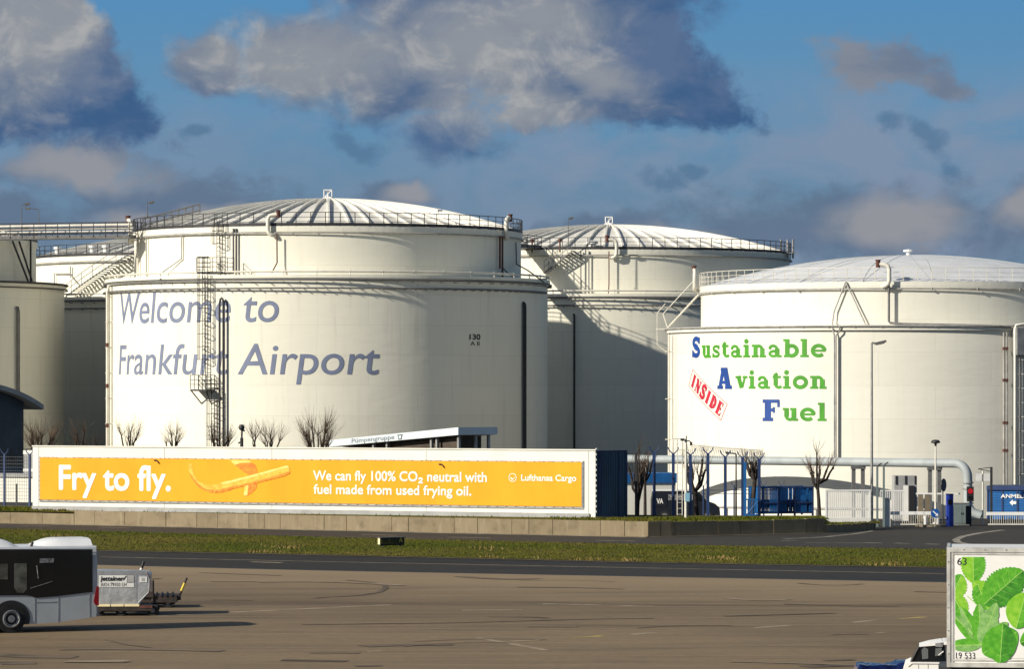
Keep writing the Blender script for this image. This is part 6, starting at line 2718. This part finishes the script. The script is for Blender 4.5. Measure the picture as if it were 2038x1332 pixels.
zt_, zb_ = Tp(1885, 1092)[1], Tp(1885, 1327)[1]
LT, WT = 6.2, 2.5
mb = MB()
mb.bb(0, LT, 0, WT, zb_, zt_)
box = mb.build('box_body', M['box_white'], tr)
mb = MB()
mb.bb(-.01, .07, -.03, WT + .03, zb_ - .02, zt_ + .02)
mb.bb(.11, .15, -.02, -.001, zb_, zt_ - .0)
mb.bb(LT - .07, LT + .01, -.03, WT + .03, zb_ - .02, zt_ + .02)
mb.bb(.071, LT - .071, -.03, .05, zt_ - .09, zt_ + .02)
mb.bb(.151, LT - .071, -.02, -.001, zt_ - .15, zt_ - .12)
mb.bb(.071, LT - .071, -.03, .05, zb_ - .02, zb_ + .09)
mb.bb(.151, LT - .071, -.02, -.001, zb_ + .13, zb_ + .17)
mb.build('frame', M['box_frame'], box)
mb = MB()
for k in range(5):
    mb.box((.03, -.032, zb_ + .3 + k * .55), (.03, .012, .03))
for k in range(12):
    mb.box((.4 + k * .5, -.032, zt_ - .03), (.03, .012, .03))
mb.build('rivet', M['grey_steel'], box)
pl0, pl1 = Tp(1900, 1299), Tp(2300, 1104)
MB().bb(pl0[0], LT - .15, -.012, -.002, zb_ + .2, zt_ - .17).build('picture_panel', M['white'], box)
MB().bb(-.2, LT, .3, WT - .3, .75, zb_ - .05).build('chassis', M['dark_steel'], tr)
for x in (1.2, LT - 1.0):
    for y in (.05, WT - .35):
        wl = MB().tube([(x, y, .48), (x, y + .3, .48)], .48, 20).build('wheel', M['rubber'], tr)
        MB().tube([(x, y - .012, .48), (x, y - .001, .48)], .25, 12).build('rim', M['rim'], wl)
mb = MB()
mb.prism([(LT + .1, .6), (LT + .1, 2.7), (LT + 1.5, 2.7), (LT + 1.9, 1.6), (LT + 2.0, .6)], 2.3, (0, 2.4, 0))
mb.build('cab', M['box_white'], tr)
mb = MB()
mb.prism([(LT + .4, 1.6), (LT + .4, 2.4), (LT + 1.3, 2.4), (LT + 1.55, 1.6)], .02, (0, .1, 0))
mb.build('cab_window', M['glass'], tr)


def ttext(s_, px0, px1, pyb, cap_px, bd):
    a, b = Tp(px0, pyb), Tp(px1, pyb)
    cap = cap_px * YT / F
    return flat_text('lettering', fit(bold(glyphs(s_), bd), a[0], b[0], a[1], cap), M['black'], box, lambda x, y, d: (x, -.0005 - d, y), .0008)


ttext('63', 1905, 1924, 1125, 14, .008)
ttext('19 533', 1902.5, 1941, 1311.5, 12, .006)
XC = Tp(1901, 1200)[0]
ZC0, ZC1 = Tp(1901, 1298)[1], Tp(1901, 1109)[1]


def clip(poly, fn):
    """keep the part of a polygon where fn >= 0"""
    out = []
    for i in range(len(poly)):
        a, b = poly[i], poly[(i + 1) % len(poly)]
        fa, fb = fn(a), fn(b)
        if fa >= 0:
            out.append(a)
        if (fa >= 0) != (fb >= 0):
            k = fa / (fa - fb)
            out.append((a[0] + (b[0] - a[0]) * k, a[1] + (b[1] - a[1]) * k))
    return out


lay_k = [0]


def leaf(base, tip, wid, cl, cr, serr=0, sharp=1.0, lobes=0, bottom=True, veins=5, bend=0.0):
    """printed leaf from photo points: base (stem end), tip, half width in px"""
    bx, by = Tp(*base)
    tx, ty = Tp(*tip)
    k = YT / F
    w = wid * k
    dx, dy = tx - bx, ty - by
    ln = math.hypot(dx, dy)
    ux, uy = dx / ln, dy / ln
    nx, ny = -uy, ux
    N_ = 96
    left, right, mid = [], [], []
    for i in range(N_ + 1):
        f = i / N_
        prof = (math.sin(math.pi * min(1, f ** sharp)) ** 0.62)
        c_ = bend * w * math.sin(math.pi * f)
        tooth = 0
        if serr:
            tooth = abs(math.sin(math.pi * f * serr)) * .13 - .06
        if lobes:
            tooth += .42 * abs(math.sin(f * math.pi * lobes)) - .25
        ww = w * prof * (1 + tooth)
        m_ = (bx + ux * ln * f + nx * c_, by + uy * ln * f + ny * c_)
        mid.append(m_)
        left.append((m_[0] + nx * ww, m_[1] + ny * ww))
        right.append((m_[0] - nx * ww, m_[1] - ny * ww))
    lay_k[0] += 1
    d = .0135 + lay_k[0] * .0010

    def put(poly, mm, dd):
        poly = clip(poly, lambda p: p[0] - XC)
        poly = clip(poly, lambda p: ZC1 - p[1])
        if bottom:
            poly = clip(poly, lambda p: p[1] - ZC0)
        if len(poly) < 3:
            return
        mbl.cur = mm
        mbl.add([(x, -dd, z) for x, z in poly], [tuple(range(len(poly)))])
    mbl = MB()
    put(mid + left[::-1], 0, d)
    put(mid + right[::-1], 1, d)
    vw = .55 * k
    put([(m[0] + nx * vw, m[1] + ny * vw) for m in mid[:-2]] + [(m[0] - nx * vw, m[1] - ny * vw) for m in mid[:-2]][::-1], 2, d + .0005)
    for v in range(veins):
        f = .18 + .62 * v / max(1, veins - 1)
        i0 = int(f * N_)
        i1 = min(N_, i0 + int(N_ * .14))
        for side in (left, right):
            a = mid[i0]
            b = (mid[i1][0] * .18 + side[i1][0] * .82, mid[i1][1] * .18 + side[i1][1] * .82)
            qx, qy = -(b[1] - a[1]), b[0] - a[0]
            ql = math.hypot(qx, qy) or 1
            qx, qy = qx / ql * vw * .55, qy / ql * vw * .55
            put([(a[0] + qx, a[1] + qy), (b[0], b[1]), (a[0] - qx, a[1] - qy)], 2, d + .0005)
    mbl.build('printed_leaf', [M[cl], M[cr], M['leaf_vein']], box)


def stem(p0, p1, w, m):
    a, b = Tp(*p0), Tp(*p1)
    k = YT / F
    dx, dy = b[0] - a[0], b[1] - a[1]
    l = math.hypot(dx, dy)
    nx, ny = -dy / l * w * k, dx / l * w * k
    lay_k[0] += 1
    d = .0135 + lay_k[0] * .0010
    MB().add([(a[0] + nx, -d, a[1] + ny), (a[0] - nx, -d, a[1] - ny), (b[0] - nx * .7, -d, b[1] - ny * .7), (b[0] + nx * .7, -d, b[1] + ny * .7)], [(0, 1, 2, 3)]).build('printed_stem', M[m], box)


leaf((1938, 1162), (1936, 1086), 24, 'leaf_lime', 'leaf_mid', 14, 1.0, veins=5)
leaf((1893, 1192), (1914, 1144), 21, 'leaf_mid', 'leaf_lime', 9, .9, veins=4)
leaf((1894, 1180), (1920, 1232), 19, 'leaf_lime', 'leaf_mid', 10, 1.0, veins=4)
stem((1925, 1187), (1948, 1208), .9, 'leaf_vein')
leaf((1990, 1206), (1936, 1158), 22, 'leaf_lime', 'leaf_lime', 12, .8, veins=5)
leaf((1946, 1164), (1966, 1216), 19, 'leaf_lime', 'leaf_mid', 9, .8, veins=5)
leaf((1958, 1204), (2036, 1136), 35, 'leaf_mid', 'leaf_dark', 17, 1.0, veins=6)
leaf((1953, 1284), (1896, 1224), 13, 'leaf_mid', 'leaf_pale', 0, .8, 0, veins=4)
leaf((1953, 1284), (1912, 1208), 13, 'leaf_pale', 'leaf_mid', 0, .9, 0, veins=4)
leaf((1953, 1284), (1885, 1286), 13, 'leaf_pale', 'leaf_mid', 0, .8, 0, veins=4)
stem((1954, 1286), (1926, 1252), 1.3, 'leaf_vein')
leaf((1953, 1282), (1948, 1202), 17, 'leaf_mid', 'leaf_pale', 7, .8, 0, veins=5)
leaf((1953, 1282), (1984, 1200), 17, 'leaf_pale', 'leaf_pale', 6, .75, 0, veins=5)
leaf((1953, 1282), (2006, 1240), 15, 'leaf_pale', 'leaf_pale', 6, .8, 0, veins=4)
leaf((1956, 1302), (2024, 1258), 33, 'leaf_mid', 'leaf_mid', 0, 1.0, 0, bottom=False, veins=3)
leaf((1990, 1322), (1996, 1242), 30, 'leaf_mid', 'leaf_dark', 0, 1.0, 0, bottom=False, veins=2)
leaf((2022, 1252), (2042, 1180), 30, 'leaf_lime', 'leaf_mid', 0, 1.0, 0, veins=3)
leaf((2030, 1280), (2092, 1262), 24, 'leaf_mid', 'leaf_dark', 0, 1.0, 0, veins=3)
leaf((2050, 1180), (2110, 1130), 32, 'leaf_mid', 'leaf_dark', 15, 1.0, veins=5)
leaf((2060, 1300), (2120, 1230), 30, 'leaf_mid', 'leaf_lime', 0, 1.0, veins=3)

# ------------------------------------------------------------------ white service car beside the truck
YC = 97.0
p = at(1800, 1320, YC)
PC = Plane((at(1797, 0, YC).x, YC), (1.0, -0.112))


def Cq(px, py):
    return PC.st(px, py)


car = thing('service_car', 'white service car with dark glass half hidden by the catering truck', 'car', tuple(PC.O), PC.rz)
zh = Cq(1800, 1319)[1]
mb = MB()
mb.prism([(.02, .35), (0, zh - .25), (.06, zh - .06), (.2, zh), (3.9, zh), (4.0, .4)], 1.75, (0, 1.75, 0))
mb.build('body', M['box_white'], car)
mb = MB()
gl = [Cq(1813, 1319), Cq(1829, 1289), Cq(1880, 1284), Cq(1960, 1284), Cq(1990, 1319)]
mb.prism([(x, z) for x, z in gl][::-1], -1.5, (0, .12, 0))
mb.build('cabin_glass', M['glass'], car)
mb = MB()
rf = [Cq(1829, 1289), Cq(1850, 1283.5), Cq(1862, 1281.5), Cq(1880, 1279), Cq(1950, 1278), Cq(1965, 1286), Cq(1880, 1285)]
mb.prism([(x, z) for x, z in rf][::-1], -1.56, (0, .09, 0))
mb.build('roof', M['white'], car)
mb = MB()
mb.prism([Cq(1861, 1282), Cq(1862, 1289), Cq(1876, 1289), Cq(1877, 1280)], .01, (0, .085, 0))
mb.build('roof_plate', M['label_grey'], car)
mb = MB()
for a, b in (((1813, 1319), (1829, 1289)), ((1885, 1319), (1882, 1285))):
    a, b = Cq(*a), Cq(*b)
    mb.tube([(a[0], .10, a[1]), (b[0], .11, b[1])], .03, 5)
mb.build('pillar', M['black'], car)
mb = MB()
a = Cq(1841, 1303)
mb.prism([(a[0] - .07, a[1] - .14), (a[0] - .09, a[1] + .1), (a[0] - .02, a[1] + .17), (a[0] + .08, a[1] + .12), (a[0] + .08, a[1] - .12)], .01, (0, .11, 0))
a = Cq(1868, 1300)
mb.prism([(a[0] - .09, a[1] - .1), (a[0] - .08, a[1] + .1), (a[0] + .08, a[1] + .12), (a[0] + .08, a[1] - .08)], .01, (0, .11, 0))
mb.build('seat', M['seat'], car)
a, b = Cq(1868, 1306), Cq(1878, 1298)
MB().tube([(a[0], .10, a[1]), (b[0], .10, b[1])], .018, 5).build('steering_wheel', M['label_white'], car)
mb = MB()
for px in (1828, 1847, 1868):
    x = Cq(px, 0)[0]
    mb.bb(x - .006, x + .006, -.006, .0, .5, zh - .06)
mb.tube([(.14, -.004, zh - .12), (.24, -.004, zh - .04), (3.6, -.004, zh - .04)], .012, 4)
mb.build('body_seam', M['label_grey'], car)
x = Cq(1876, 0)[0]
MB().tube([(x, .5, Cq(1876, 1280)[1]), (x - .03, .5, Cq(1876, 1271)[1])], .008, 4).build('antenna', M['black'], car)
for x in (.8, 3.2):
    for y in (-.01, 1.56):
        MB().tube([(x, y, .32), (x, y + .2, .32)], .32, 18).build('wheel', M['rubber'], car)

# blue tarpaulin cart
YQ = 98.5
PQ = Plane((at(1697, 0, YQ).x, YQ), (1.0, 0.0))
cart = thing('tarpaulin_cart', 'baggage cart under a shiny blue tarpaulin at the bottom edge', 'cart', tuple(PQ.O), 0)
mb = MB()
rt = random.Random(4)
NX, NY = 22, 12
Lq = PQ.st(1813, 0)[0]
zt0 = PQ.st(1760, 1323)[1]
grid = []
for i in range(NX + 1):
    for j in range(NY + 1):
        f, g = i / NX, j / NY
        x = Lq * f
        y = 1.3 * g
        top = zt0 - (.50 * max(0, .13 - f) / .13) + .015 * math.sin(f * 13 + g * 4) - .05 * math.sin(f * math.pi) + (.05 if f > .8 else 0)
        z = top + rt.uniform(-.008, .008)
        if j == 0:
            z, y = .55 + rt.uniform(-.03, .03), -.10
        elif j == 1:
            z, y = top - .35, -.08 + .05 * math.sin(f * 30)
        elif j == 2:
            y = .0
        elif j == NY:
            z, y = .6, 1.36
        grid.append((x, y, z))
mb.add(grid, [(i * (NY + 1) + j, (i + 1) * (NY + 1) + j, (i + 1) * (NY + 1) + j + 1, i * (NY + 1) + j + 1) for i in range(NX) for j in range(NY)], True)
mb.build('tarpaulin', M['tarp'], cart)
MB().bb(.1, Lq - .1, .02, 1.25, .4, .58).build('deck', M['dolly'], cart)
for x in (.3, Lq - .3):
    for y in (.05, 1.1):
        MB().tube([(x, y, .2), (x, y + .12, .2)], .2, 14).build('wheel', M['rubber'], cart)
